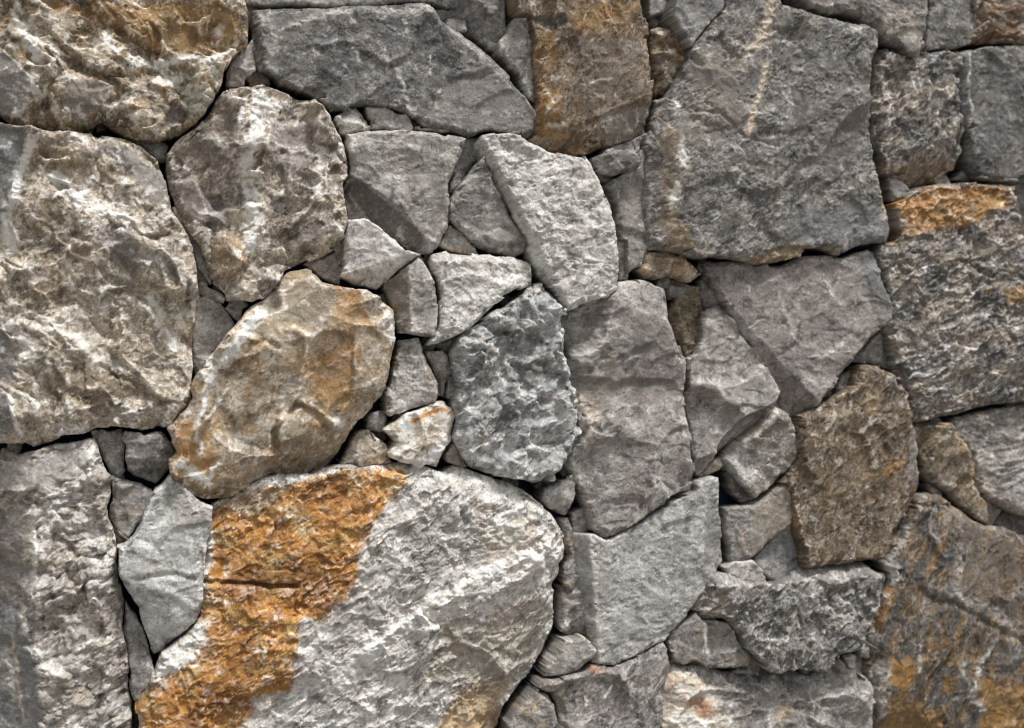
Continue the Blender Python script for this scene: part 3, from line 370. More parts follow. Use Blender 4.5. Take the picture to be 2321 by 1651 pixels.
('stone',15,[(107,917),(143,917),(160,904),(172,906),(230,935),(275,958),(277,967),(319,978),(329,999),(374,1009),(377,953),(383,910),(391,854),(368,835),(350,808),(322,781),(301,760),(289,741),(277,738),(293,747),(269,728),(230,711),(177,692),(154,693),(141,694),(132,760),(115,843),(111,881)],'flat',('greyN','greyN','greyM'),[([(132,916),(151,694),(108,816)],1.6),([(342,973),(332,851),(380,916)],0.45),([(332,851),(272,781),(368,827)],0.15)],[],[],[([(137,910),(140,842),(145,760),(154,696)],9,'greyL',0.7)],[([(347,987),(380,958),(389,860),(338,850)],'greyMD',0.5,8)],[],(0,0),(5,5),0.06,0.4,0,'flat grey four-sided stone in the lower middle, left of the small rubble'),
('stone',40,[(-89,1251),(-62,1267),(-35,1286),(7,1310),(24,1329),(46,1336),(60,1321),(77,1303),(84,1290),(81,1273),(83,1252),(80,1214),(94,1187),(94,1160),(102,1139),(111,1109),(111,1082),(94,1058),(85,1037),(74,1018),(71,1002),(57,1008),(32,1002),(7,1009),(-24,1015),(-48,1018),(-76,1032),(-92,1059),(-105,1080),(-100,1111),(-105,1140),(-95,1161),(-105,1190),(-107,1219),(-96,1243)],'craggy',('greyBL','greyB','greyM'),[([(-73,1264),(46,1329),(-35,1309)],1.1),([(-89,1064),(-21,1023),(-76,1019)],0.9),([(83,1214),(83,1123),(105,1177)],0.3)],[([(-12,1203),(10,1195),(35,1206),(60,1203),(46,1182),(21,1150),(4,1156),(-4,1182)],-10,(0,-0.1),6),([(-37,1278),(-4,1273),(-7,1254),(-40,1254)],7,(0,0.1),4),([(10,1305),(60,1319),(83,1290),(60,1273),(26,1278)],6,(0,0.15),4),([(-100,1203),(-62,1225),(-54,1190),(-84,1182)],4,(0,0.2),3),([(-18,1049),(7,1054),(15,1033),(-10,1017)],6,(0.1,0.1),3)],[],[([(-62,1188),(-59,1219),(-48,1227)],3,'cream',0.7),([(-10,1257),(21,1268)],5,'white',0.5),([(-35,1291),(7,1310),(46,1332)],12,'greyL',0.6)],[([(-12,1203),(60,1209),(46,1182),(15,1150),(-4,1182)],'greyMD',0.7,5),([(-89,1246),(-35,1267),(63,1257),(77,1214),(-12,1214),(-62,1233)],'greyDk',0.4,12),([(-76,1085),(-48,1095),(-54,1074)],'tan',0.4,4)],[],(0,0),(14,14),0.2,0.3,30,'craggy blue-grey stone in the centre of the wall'),
('stone',34,[(-65,1565),(-55,1575),(-14,1578),(9,1572),(37,1560),(62,1552),(116,1547),(127,1537),(139,1518),(153,1489),(165,1465),(170,1441),(175,1405),(179,1375),(178,1381),(182,1345),(176,1323),(162,1312),(124,1301),(87,1286),(76,1306),(62,1327),(51,1340),(35,1364),(25,1385),(24,1402),(6,1431),(-11,1459),(-33,1496),(-52,1527),(-64,1548)],'pittedfine',('greyLL','greyL','greyM'),[([(-56,1572),(56,1359),(-47,1448)],1.5),([(107,1544),(176,1400),(165,1508)],0.3)],[],[],[([(-49,1564),(-16,1502),(17,1436),(51,1381)],10,'greyL',0.5)],[],[],(0,0),(9,9),0.15,0.5,0,'pale rough grey stone in the upper middle, below the brown one'),
('stone',24,[(-280,1566),(-246,1573),(-188,1576),(-139,1575),(-85,1567),(-91,1540),(-102,1513),(-110,1492),(-107,1460),(-112,1426),(-126,1394),(-139,1379),(-156,1380),(-180,1392),(-198,1402),(-225,1420),(-246,1432),(-264,1455),(-283,1481),(-274,1507),(-277,1538)],'flat',('greyM','greyL','purple'),[([(-272,1504),(-150,1409),(-246,1430)],0.75),([(-112,1566),(-150,1393),(-85,1527)],0.25)],[],[([(-214,1543),(-180,1547),(-139,1538)],6,2)],[([(-193,1418),(-182,1405)],6,'greyL',0.8),([(-153,1411),(-129,1399),(-115,1426)],9,'greyL',0.5),([(-277,1564),(-188,1573)],8,'greyL',0.5)],[([(-274,1504),(-241,1485),(-193,1455),(-150,1406),(-156,1380),(-225,1420),(-283,1481)],'purpleShade',0.9,4)],[],(0,0.08),(7,7),0.12,0.35,0,'grey stone with shade coloured dark purple onto its lower left facet'),  # dark purple on the lower left facet is shade painted in
('stone',18,[(-53,1543),(-48,1529),(-37,1503),(-20,1474),(-1,1437),(16,1416),(27,1408),(26,1387),(8,1378),(-28,1383),(-64,1393),(-89,1419),(-108,1442),(-105,1471),(-89,1496),(-70,1523)],'flat',('greyM','greyMD','greyL'),[([(-105,1442),(-56,1401),(-95,1408)],1.0),([(-62,1396),(27,1403),(-28,1378)],0.9)],[([(-48,1412),(-26,1423),(5,1413),(22,1403),(-28,1396)],4,(0,0),3)],[],[],[([(-48,1412),(-26,1426),(5,1413),(-1,1400),(-40,1396)],'greyL',0.8,4)],[],(0,0.1),(6,6),0.1,0.3,0,'small triangular grey stone wedged between two larger ones'),
('stone',31,[(-141,1369),(-136,1377),(-114,1384),(-65,1378),(-10,1377),(24,1372),(32,1366),(29,1332),(4,1324),(-15,1313),(-43,1291),(-68,1267),(-84,1251),(-109,1240),(-141,1232),(-149,1230),(-130,1256),(-128,1288),(-130,1322),(-138,1348)],'pittedfine',('greyLL','greyL','greyM'),[([(-138,1366),(29,1364),(-60,1384)],1.0),([(-10,1353),(-15,1310),(29,1338)],0.4)],[],[],[],[([(-138,1369),(-130,1380),(24,1370),(29,1364),(-60,1365)],'greyL',0.6,4)],[],(0,0),(6,7),0.2,0.5,0,'pale wedge-shaped stone tapering down to the left'),
('stone',28,[(-218,1331),(-194,1347),(-181,1360),(-170,1369),(-162,1379),(-151,1366),(-140,1345),(-134,1322),(-131,1288),(-132,1261),(-136,1243),(-167,1247),(-189,1250),(-195,1266),(-198,1287),(-207,1303),(-215,1321)],'flat',('greyM','greyL','greyMD'),[([(-178,1361),(-174,1248),(-207,1308)],1.0),([(-178,1345),(-135,1335),(-167,1374)],0.4)],[],[],[([(-175,1355),(-174,1308),(-175,1251)],4,'greyL',0.8)],[([(-218,1331),(-179,1358),(-175,1248),(-195,1256)],'greybrown',0.6,4)],[],(0,0),(5,6),0.12,0.3,0,'small upright block with a sharp vertical edge'),  # grey-brown over the left face paints the shade of that side
('stone',37,[(-281,1427),(-248,1430),(-225,1416),(-201,1399),(-185,1383),(-158,1374),(-149,1366),(-161,1376),(-172,1367),(-190,1357),(-209,1336),(-225,1318),(-248,1325),(-274,1332),(-293,1337),(-285,1358),(-284,1404)],'smooth',('greyLL','greyLL','greyL'),[([(-290,1342),(-164,1384),(-235,1317)],0.6),([(-238,1395),(-227,1323),(-169,1360)],0.12)],[],[],[([(-285,1350),(-248,1356),(-214,1370),(-169,1381)],5,'greyLL',0.6)],[],[],(0,0.1),(6,7),0.1,0.3,0,'pale angular stone chip with a smooth face'),
('stone',46,[(-552,1029),(-545,1024),(-533,1011),(-516,993),(-490,980),(-492,947),(-499,918),(-503,885),(-504,841),(-509,816),(-516,799),(-533,785),(-550,771),(-567,754),(-577,750),(-581,758),(-587,783),(-596,808),(-600,828),(-612,848),(-622,863),(-629,883),(-630,922),(-617,929),(-605,944),(-593,970),(-584,992),(-574,1007),(-560,1019)],'flat',('greyBL','greyBL','greyN'),[([(-617,873),(-516,834),(-565,776)],0.3),([(-589,802),(-521,804),(-565,757)],0.3),([(-627,917),(-589,1005),(-622,952)],0.3)],[],[([(-603,875),(-577,878),(-545,877),(-516,871)],5,-4),([(-579,861),(-540,842),(-516,824)],6,3),([(-600,934),(-581,928),(-567,910)],4,-2)],[([(-545,1004),(-543,967),(-521,973)],14,'greyL',0.4),([(-596,897),(-565,890)],10,'greyLL',0.6)],[([(-545,1021),(-494,980),(-494,953),(-545,949),(-565,999)],'greywarm',0.6,10)],[],(0,0),(8,8),0.15,0.3,-25,'pale blue-grey stone tapering downward beside the orange stain'),
('stone',18,[(639,1201),(659,1201),(691,1192),(714,1178),(728,1157),(737,1122),(747,1087),(761,1049),(774,1010),(775,981),(767,969),(747,937),(721,906),(708,883),(693,851),(649,847),(598,845),(572,844),(550,837),(531,839),(528,866),(517,898),(512,941),(502,978),(487,993),(506,1013),(521,1036),(512,1081),(528,1107),(553,1121),(585,1135),(601,1146),(630,1163),(636,1184)],'flaky',('brownDk','brown','brownolive'),[([(741,1022),(701,860),(774,963)],0.6),([(728,1145),(761,999),(781,1057)],0.4)],[],[([(572,968),(626,981),(649,995),(728,1025)],6,1.5)],[([(537,954),(572,968),(626,981),(649,995),(728,1025)],3,'ochre',0.3),([(652,1163),(665,1140),(662,1117)],10,'tan',0.6),([(639,1080),(665,1100)],5,'greyL',0.6),([(741,1099),(754,1058),(767,1011)],6,'greyM',0.6)],[([(737,1087),(761,1049),(774,1005),(761,970),(734,1000)],'greyM',0.7,6),([(695,1029),(731,1035),(724,1009),(682,1001)],'ochre',0.5,6),([(502,978),(518,941),(515,898),(509,941)],'ochre',0.5,4),([(741,978),(767,980),(754,943),(728,926)],'brown',0.8,4)],[],(0,0),(10,12),0.4,0.5,60,'broad olive-brown stone in the lower right'),
('stone',24,[(364,837),(382,839),(410,826),(453,819),(484,819),(534,844),(655,845),(678,827),(706,823),(691,797),(672,772),(665,738),(652,712),(646,692),(601,686),(588,670),(569,658),(518,664),(462,663),(443,681),(419,705),(407,731),(388,754),(379,760),(349,759),(328,774),(322,783),(346,810)],'congl',('greyMD','greyDk','greywarm'),[([(456,817),(681,821),(581,842)],1.3),([(382,816),(443,690),(349,779)],0.5),([(675,824),(659,735),(704,814)],1.0)],[],[],[],[([(468,818),(534,844),(655,845),(678,827),(550,815)],'greyM',0.7,4),([(325,783),(376,814),(391,763),(349,762)],'greybrown',0.6,6)],[],(0,0),(8,9),0.45,0.3,60,'rough speckled stone with a flat top ledge, under the olive-brown one'),
('stone',12,[(774,962),(811,964),(852,936),(886,909),(913,901),(948,898),(977,885),(1077,869),(1077,448),(679,479),(675,616),(669,689),(662,712),(682,761),(695,786),(715,821),(695,842),(711,882),(728,911),(751,936)],'streak',('brownDk','greyDk','brown'),[([(735,905),(695,731),(669,820)],0.5),([(705,701),(708,541),(669,616)],0.5),([(852,753),(977,699),(920,630)],0.1)],[],[([(771,789),(798,770),(838,765),(886,736),(941,707),(977,690)],7,-6)],[([(784,909),(801,879)],7,'greyL',0.6),([(852,865),(845,818)],9,'greyL',0.6),([(698,842),(715,823)],16,'white',0.8),([(751,904),(718,864),(705,847)],14,'greyL',0.6),([(771,698),(764,645)],6,'greyL',0.6),([(930,695),(893,647),(882,597),(903,560)],8,'greyL',0.8),([(698,780),(682,743),(682,703)],9,'greyL',0.7),([(695,658),(698,614),(698,556)],12,'greyL',0.5),([(865,651),(858,625)],6,'greyL',0.6),([(835,801),(852,771),(920,749),(958,709)],9,'greyL',0.5)],[([(801,961),(852,936),(977,879),(977,699),(886,739),(831,766),(838,872)],'greybrown',0.6,16),([(705,801),(718,800),(708,760),(692,711),(688,746)],'ochre',0.75,5),([(708,669),(748,667),(761,622),(718,616)],'ochreD',0.95,9),([(896,617),(944,617),(1077,584),(1077,442),(920,472),(896,572)],'ochreD',0.9,12),([(705,614),(751,596),(818,563),(818,462),(705,471)],'ochreD',0.7,10),([(818,636),(852,622),(838,588),(815,607)],'ochreD',0.7,6),([(920,690),(977,681),(977,615),(927,624)],'greyMD',0.6,10)],[],(0,0),(14,14),0.18,0.4,72,'large streaky stone in the bottom right corner with ochre patches'),
('stone',21,[(52,670),(83,677),(115,683),(138,693),(152,691),(175,687),(228,707),(266,727),(275,713),(281,682),(272,643),(266,588),(266,514),(63,530),(80,601),(75,629),(66,648),(43,661)],'flaky',('greyMD','purple','greyM'),[([(72,670),(95,594),(55,630)],0.4)],[],[],[([(126,645),(129,631)],3,'white',0.8),([(169,658),(158,640)],3,'white',0.6),([(187,682),(196,673)],3,'white',0.6),([(75,656),(77,602)],12,'greywarm',0.7)],[([(135,693),(152,689),(164,685),(140,682),(129,688)],'rustL',0.7,4),([(49,671),(83,669),(89,594),(77,595)],'tangrey',0.7,7)],[],(0,0),(9,9),0.12,0.3,65,'dark slate-grey stone at the bottom with thin white scratches'),
('stone',15,[(40,656),(62,650),(72,628),(77,600),(65,528),(-19,535),(-11,606),(14,632),(28,650)],'flat',('greyM','greyMD','tan'),[],[],[],[],[],[],(0,0),(8,8),0.1,0.3,0,None),
('stone',0,[(287,681),(308,677),(359,674),(390,662),(430,649),(455,659),(499,653),(563,643),(608,667),(627,651),(660,638),(676,625),(682,584),(682,476),(260,509),(260,612),(275,653)],'conch',('greyM','greyMD','greywarm'),[([(314,653),(673,608),(468,669)],0.35)],[],[([(384,632),(399,634),(424,649)],5,3),([(499,610),(550,607),(637,645)],6,3)],[([(293,638),(344,629),(369,624)],12,'white',0.7),([(290,593),(344,578),(390,578)],18,'white',0.8),([(302,665),(338,640)],9,'cream',0.7)],[([(260,676),(302,673),(344,648),(378,632),(372,604),(396,583),(393,495),(260,506)],'cream',0.8,12),([(320,622),(359,614),(359,588),(323,593)],'rustL',0.6,10),([(323,652),(347,648),(341,637)],'ochreL',0.7,5),([(480,597),(518,606),(512,578),(486,574)],'tan',0.6,8)],[],(0,0),(12,12),0.3,0.3,0,'low grey stone at the bottom edge splashed with white and rust'),
('stone',28,[(494,1903),(494,1892),(538,1823),(570,1818),(627,1816),(659,1804),(682,1776),(708,1769),(731,1753),(748,1750),(759,1758),(768,1793),(774,1835),(778,1925)],'flat',('greyMD','greywarm','greyMD'),[],[],[],[],[],[],(0,0),(9,9),0.25,0.3,0,'grey stone at the top right, its point hanging down'),
('stone',-4,[(798,1936),(796,1844),(788,1802),(786,1772),(828,1778),(876,1788),(886,1814),(887,1856),(885,1942)],'flat',('greyMD','greyDk','greyM'),[],[],[],[],[],[],(0,0),(6,6),0.3,0.3,0,None),
('stone',12,[(877,1937),(877,1819),(869,1787),(920,1792),(955,1792),(1049,1794),(1077,1792),(1077,1953)],'flaky',('brown','greybrown','rust'),[],[],[],[],[([(886,1819),(977,1834),(977,1795),(886,1790)],'rust',0.5,12)],[],(0,0),(20,18),0.3,0.3,0,'brown stone in the top right corner'),
('stone',-28,[(-433,1846),(-433,1776),(-384,1778),(-261,1788),(-223,1792),(-161,1799),(-119,1801),(-114,1871)],'flat',('greyL','greyM','greyL'),[],[],[],[],[],[],(0,0),(4,5),0.1,0.3,0,None),
('stone',-7,[(-119,1790),(-88,1788),(-52,1870),(-10,1873),(-6,1789),(-4,1754),(-19,1741),(-41,1737),(-63,1753),(-94,1770)],'flat',('greyMD','greyM','greyL'),[([(-58,1807),(-5,1753),(-63,1748)],0.9)],[],[],[],[],[],(0,0),(5,5),0.12,0.3,0,'dark wedge of stone at the top edge beside the slab'),
('stone',-31,[(-127,1870),(-63,1875),(-71,1796),(-94,1792),(-124,1799)],'flat',('greyM','greyMD','greyL'),[],[],[],[],[],[],(0,0),(4,4),0.25,0.3,0,None),
('stone',-28,[(-7,1879),(10,1880),(13,1804),(7,1776),(2,1773),(-4,1795)],'flat',('greyMD','greyM','greyL'),[],[],[],[],[],[],(0,0),(5,5),0.25,0.3,0,None),
('stone',12,[(-7,1761),(1,1772),(29,1783),(34,1761),(38,1723),(41,1683),(43,1631),(28,1639),(15,1654),(7,1681),(-10,1698),(-27,1714),(-24,1733),(-10,1747)],'pittedfine',('greyM','greyL','greyMD'),[([(-27,1719),(29,1641),(-27,1665)],0.9)],[],[],[],[],[],(0,0),(7,7),0.25,0.3,0,'narrow grey stone between the dark slab and the brown stone'),
('pebble',-28,[(-37,1743),(-13,1745),(-15,1728),(-30,1729)],'smooth',('greyL','greyM','greyL'),[],[],[],[],[],[],(0,0),(6,6),0.25,0.3,0,None),
('stone',-25,[(254,1899),(319,1904),(309,1827),(294,1811),(276,1809),(256,1802)],'flat',('greyM','greyL','greyB'),[],[],[],[],[],[],(0,0),(7,7),0.25,0.3,0,None),
('stone',43,[(272,1790),(296,1883),(382,1890),(364,1803),(340,1780),(307,1740),(287,1770)],'smooth',('greyB','greyM','greyMD'),[],[],[],[],[],[],(0,0),(5,5),0.15,0.3,0,'smooth bluish triangular stone at the top, pointing down'),
('stone',-38,[(262,1804),(281,1812),(300,1809),(321,1788),(281,1788),(263,1790)],'flat',('greyMD','greyM','greyMD'),[],[],[],[],[],[],(0,0),(5,5),0.25,0.3,0,None),
('stone',6,[(247,1773),(264,1780),(293,1780),(313,1775),(314,1758),(321,1733),(305,1713),(293,1684),(281,1667),(273,1659),(258,1665),(253,1701),(249,1737)],'conchsoft',('greybrown','brown','tan'),[([(252,1732),(275,1666),(252,1682)],1.0)],[],[],[],[([(290,1754),(320,1739),(305,1713),(281,1706)],'ochreL',0.4,6)],[],(0,0),(8,9),0.35,0.3,0,'small brown stone left of the huge flat stone'),
('pebble',-28,[(856,1541),(878,1557),(896,1566),(911,1544),(889,1538)],'flat',('greyMD','greywarm','greyM'),[],[],[],[],[],[],(0,0),(6,6),0.25,0.3,0,None),
('pebble',-19,[(718,1538),(743,1533),(762,1511),(737,1495),(727,1499)],'flat',('greyM','greyMD','greyM'),[],[],[],[],[],[],(0,0),(5,5),0.25,0.3,0,None),
('stone',-22,[(314,1317),(357,1337),(361,1295),(357,1246),(342,1215),(329,1202),(317,1232),(305,1260),(294,1288)],'flaky',('brownolive','brown','greybrown'),[([(311,1294),(326,1221),(293,1260)],1.2)],[],[],[],[],[],(0,0),(6,7),0.3,0.3,0,'narrow brown sliver of stone under the small brown chunk'),
('stone',-28,[(353,1343),(372,1355),(398,1318),(408,1291),(366,1289),(358,1318)],'flat',('greyMD','greyM','greyDk'),[([(356,1338),(397,1298),(363,1295)],0.6)],[],[],[],[],[],(0,0),(5,5),0.25,0.3,0,None),
('stone',9,[(234,1392),(286,1393),(298,1386),(298,1392),(310,1382),(337,1358),(347,1357),(337,1347),(325,1339),(304,1349),(280,1348),(259,1343),(239,1344),(223,1361),(234,1375)],'conchsoft',('greybrown','tan','greyM'),[([(233,1359),(312,1360),(262,1343)],0.5)],[],[],[],[([(250,1384),(292,1388),(312,1371),(286,1357),(256,1365)],'ochreD',0.45,6)],[],(0,0),(7,8),0.3,0.3,0,"small tan chunk below the huge flat stone's left corner"),
('stone',-41,[(279,1343),(333,1334),(301,1346),(331,1338),(353,1335),(322,1322),(301,1314),(298,1318)],'flat',('greyMD','greyM','greybrown'),[],[],[],[],[],[],(0,0),(6,6),0.25,0.3,0,None),
('stone',-7,[(-667,1094),(-626,1099),(-619,1087),(-623,1067),(-622,1037),(-631,1025),(-645,1043),(-655,1068)],'smooth',('greyM','greyMD','greyL'),[],[],[],[],[],[],(0,0),(5,5),0.1,0.3,0,None),
('stone',21,[(-619,1096),(-593,1093),(-564,1099),(-554,1085),(-541,1068),(-544,1043),(-556,1033),(-573,1013),(-598,1024),(-612,1031),(-619,1054),(-617,1076),(-624,1086)],'flat',('greyM','greyMD','greyL'),[([(-619,1054),(-544,1060),(-588,1028)],0.7),([(-573,1056),(-573,1013),(-544,1028)],0.3)],[],[],[],[],[],(0,0.15),(6,7),0.1,0.3,0,'small grey chunk under the tall pitted stone'),
('stone',3,[(-643,1028),(-626,1023),(-597,1014),(-575,1001),(-582,983),(-595,961),(-607,939),(-614,929),(-626,937),(-638,955),(-645,965),(-639,997)],'smooth',('greywarm','greyM','greyMD'),[([(-638,1010),(-629,947),(-650,973)],1.0)],[],[],[],[],[],(0,0),(4,5),0.1,0.3,0,'small triangular grey stone beside the rough corner stone'),
('stone',-13,[(-638,953),(-626,935),(-614,927),(-630,919),(-634,938)],'flat',('tangrey','greyM','greyL'),[],[],[],[],[],[],(0,0),(5,5),0.25,0.3,0,None),
('stone',6,[(-623,840),(-614,832),(-604,816),(-597,798),(-590,778),(-583,755),(-575,729),(-569,711),(-578,699),(-592,693),(-595,680),(-607,680),(-614,696),(-612,721),(-618,759),(-624,787),(-620,814)],'flat',('greyM','greyMD','greyB'),[([(-618,834),(-606,686),(-626,772)],1.5)],[],[],[],[],[],(0,0),(4,5),0.1,0.3,0,'dark grey sliver standing on end left of the boulder'),
('stone',-4,[(-512,1307),(-496,1305),(-476,1293),(-463,1278),(-453,1261),(-465,1244),(-486,1219),(-498,1201),(-511,1185),(-517,1203),(-514,1229),(-517,1254)],'smooth',('greyM','greyL','greyMD'),[],[],[],[],[],[],(0,0),(5,5),0.15,0.3,0,'smooth grey stone wedged between the pitted and the oval stone'),
('pebble',9,[(-454,1307),(-439,1303),(-427,1293),(-439,1285),(-444,1265),(-456,1272),(-470,1287)],'flat',('greyMD','greyM','greyM'),[([(-464,1282),(-441,1283),(-451,1265)],0.9),([(-441,1300),(-444,1270),(-429,1290)],0.7)],[],[],[],[],[],(0,0),(3,4),0.25,0.3,0,None),
('pebble',6,[(-512,1328),(-501,1328),(-491,1318),(-476,1315),(-466,1305),(-469,1295),(-489,1300),(-512,1309)],'flat',('greyM','greyL','greyMD'),[([(-491,1318),(-469,1300),(-489,1297)],0.8)],[],[],[],[],[],(0,0),(5,5),0.25,0.3,0,None),
('pebble',-7,[(-512,1358),(-498,1346),(-485,1334),(-490,1325),(-512,1331)],'flat',('greyMD','greyM','greyMD'),[],[],[],[],[],[],(0,0),(4,4),0.25,0.3,0,None),
('stone',0,[(-546,1442),(-531,1424),(-516,1402),(-498,1372),(-488,1336),(-491,1326),(-508,1351),(-517,1376),(-533,1404),(-544,1426)],'flat',('greyL','greyM','tangrey'),[],[],[],[],[],[],(0,0),(5,5),0.25,0.3,0,None),
('stone',-16,[(-621,1555),(-587,1555),(-572,1552),(-557,1540),(-558,1517),(-570,1518),(-587,1535)],'flat',('greyM','greyMD','greyL'),[([(-599,1546),(-560,1524),(-592,1533)],0.8)],[],[],[],[],[],(0,0),(5,5),0.25,0.3,0,None),
('stone',3,[(-424,1712),(-421,1697),(-420,1663),(-438,1644),(-426,1640),(-464,1638),(-467,1656),(-458,1674),(-443,1693)],'smooth',('greyM','greyL','greyMD'),[([(-426,1707),(-453,1644),(-464,1669)],0.6)],[],[],[],[],[],(0,0),(4,4),0.25,0.3,0,'small grey pointed stone between the brown corner stone and the slab'),
('stone',-22,[(-418,1671),(-400,1655),(-396,1647),(-426,1643),(-436,1655)],'flat',('greyM','tangrey','greyM'),[],[],[],[],[],[],(0,0),(4,4),0.25,0.3,0,None),
('pebble',18,[(-297,1596),(-282,1601),(-271,1612),(-261,1614),(-248,1600),(-238,1585),(-242,1574),(-276,1569),(-286,1570)],'conchsoft',('greyL','greyLL','tangrey'),[],[],[],[],[],[],(0,0),(8,9),0.2,0.3,0,'small pale lumpy stone under the dark slab'),
('pebble',9,[(-246,1615),(-225,1618),(-209,1614),(-193,1607),(-179,1607),(-171,1595),(-165,1584),(-169,1576),(-203,1577),(-238,1578),(-239,1591)],'smooth',('greyM','greyL','greyM'),[],[],[],[],[],[],(0,0),(5,6),0.25,0.3,0,None),
('pebble',3,[(-163,1585),(-124,1590),(-104,1585),(-107,1581),(-146,1578),(-165,1578)],'flat',('greyL','tangrey','greyM'),[],[],[],[],[],[],(0,0),(4,4),0.25,0.3,0,None),
('pebble',-16,[(-171,1608),(-152,1600),(-141,1590),(-163,1590)],'flat',('greyMD','tangrey','greyM'),[],[],[],[],[],[],(0,0),(4,4),0.25,0.3,0,None),
('stone',0,[(-79,1571),(-57,1572),(-54,1548),(-71,1520),(-85,1498),(-103,1483),(-104,1495),(-94,1519),(-87,1546)],'flat',('greyM','greyMD','greyM'),[([(-71,1558),(-90,1514),(-54,1532)],0.5)],[],[],[],[],[],(0,0),(5,5),0.2,0.3,0,None),
('pebble',-4,[(-119,1396),(-103,1425),(-81,1416),(-70,1400),(-53,1373),(-78,1380),(-106,1388)],'smooth',('greyL','greyM','tangrey'),[],[],[],[([(-111,1392),(-78,1381),(-56,1373)],3,'ochreL',0.8)],[],[],(0,0),(4,4),0.25,0.3,0,None),
('stone',6,[(135,1546),(175,1567),(234,1592),(240,1584),(228,1570),(219,1553),(223,1539),(204,1524),(178,1517),(157,1525),(143,1536)],'conchsoft',('greyM','greyMD','greyM'),[],[([(160,1550),(181,1561),(213,1558),(222,1542),(204,1524),(172,1520),(160,1534)],7,(0,0),4)],[],[],[([(160,1550),(181,1561),(213,1558),(222,1542),(204,1524),(172,1520),(160,1534)],'greyDk',0.6,4)],[],(0,0),(6,7),0.2,0.3,0,"small folded dark stone under the brown stone's right corner"),
('pebble',-28,[(154,1544),(172,1528),(194,1523),(184,1507),(172,1512),(161,1527)],'flat',('tangrey','greyM','greyM'),[],[],[],[],[],[],(0,0),(5,5),0.25,0.3,0,None),
('stone',6,[(169,1505),(222,1538),(219,1558),(234,1573),(249,1562),(247,1515),(242,1459),(240,1390),(235,1384),(228,1367),(207,1358),(204,1375),(201,1408),(192,1408),(188,1458),(181,1485)],'smooth',('greyM','purple','greyMD'),[([(184,1507),(204,1375),(169,1429)],0.9)],[],[],[([(219,1434),(240,1440)],4,'greyL',0.7)],[],[],(0,0),(5,5),0.12,0.3,0,'tall narrow grey stone left of the huge flat stone'),
('pebble',-13,[(194,1409),(208,1407),(214,1363),(211,1344),(199,1346)],'flat',('greywarm','greyM','tangrey'),[],[],[],[],[],[],(0,0),(5,5),0.25,0.3,0,None),
('stone',-4,[(-343,1360),(-319,1370),(-293,1379),(-286,1350),(-286,1329),(-298,1331),(-311,1337),(-326,1348)],'flat',('greyM','greyL','greyMD'),[],[],[],[],[],[],(0,0),(5,5),0.2,0.3,0,None),
('pebble',-7,[(-298,1389),(-275,1406),(-272,1377),(-283,1341),(-287,1366)],'pittedfine',('greyM','greyL','greyMD'),[],[],[],[],[],[],(0,0),(5,5),0.25,0.3,0,None),
('pebble',-4,[(-278,1476),(-260,1456),(-239,1435),(-249,1432),(-273,1438)],'flat',('greyM','greyMD','greyM'),[],[],[],[],[],[],(0,0),(4,4),0.25,0.3,0,None),
('stone',18,[(-192,1240),(-160,1243),(-152,1219),(-141,1196),(-127,1169),(-127,1151),(-130,1137),(-149,1131),(-176,1125),(-208,1113),(-216,1122),(-213,1151),(-205,1169),(-200,1198),(-195,1219)],'flat',('greyM','greyL','tangrey'),[],[],[],[],[],[],(0,0),(6,7),0.25,0.5,0,'small grey stone right of the oval tan stone'),
('pebble',3,[(-148,1222),(-118,1222),(-107,1214),(-99,1195),(-105,1179),(-110,1166),(-110,1144),(-121,1147),(-124,1172),(-135,1195),(-144,1211)],'flat',('greyM','purple','tangrey'),[([(-135,1206),(-110,1177),(-129,1177)],1.0)],[],[],[],[],[],(0,0),(4,5),0.25,0.3,0,None),
('pebble',-7,[(-105,1178),(-93,1182),(-79,1155),(-105,1146)],'flat',('greyM','greyMD','greyM'),[],[],[],[],[],[],(0,0),(4,4),0.25,0.3,0,None),
('stone',-25,[(-123,1233),(-76,1250),(-76,1182),(-90,1176),(-101,1220)],'flat',('greyM','greyL','greyB'),[],[],[],[],[],[],(0,0),(5,5),0.25,0.3,0,None),
('stone',34,[(-131,1140),(-115,1140),(-101,1130),(-96,1122),(-101,1098),(-106,1072),(-120,1053),(-131,1032),(-150,1036),(-163,1030),(-171,1039),(-185,1042),(-208,1050),(-214,1058),(-200,1071),(-214,1089),(-222,1094),(-200,1110),(-179,1122),(-152,1131)],'conchsoft',('greytan','white','tangrey'),[([(-211,1055),(-126,1038),(-169,1031)],0.7),([(-117,1135),(-115,1046),(-96,1098)],0.4)],[],[],[([(-177,1107),(-152,1118),(-120,1127),(-104,1122)],6,'orange',0.85),([(-216,1092),(-200,1084),(-195,1070)],12,'white',0.7),([(-104,1122),(-107,1093),(-128,1064)],12,'white',0.6)],[],[],(0,0),(8,9),0.35,0.3,0,'small whitish stone with an orange streak along its top'),
('stone',12,[(-257,1091),(-241,1095),(-228,1083),(-212,1070),(-209,1054),(-201,1040),(-217,1030),(-244,1028),(-262,1033),(-286,1039),(-270,1065),(-265,1081)],'conch',('greytan','tangrey','greyM'),[([(-281,1047),(-207,1041),(-244,1028)],0.6)],[],[],[],[([(-249,1052),(-215,1051),(-217,1033),(-244,1031)],'ochreL',0.4,6)],[],(0,0),(8,9),0.3,0.3,0,'small lumpy tan stone beside the whitish one with the orange streak'),
('pebble',-16,[(-235,1116),(-212,1124),(-207,1112),(-215,1093),(-240,1096)],'flat',('greyM','greyL','greyMD'),[],[],[],[],[],[],(0,0),(5,5),0.25,0.3,0,None),
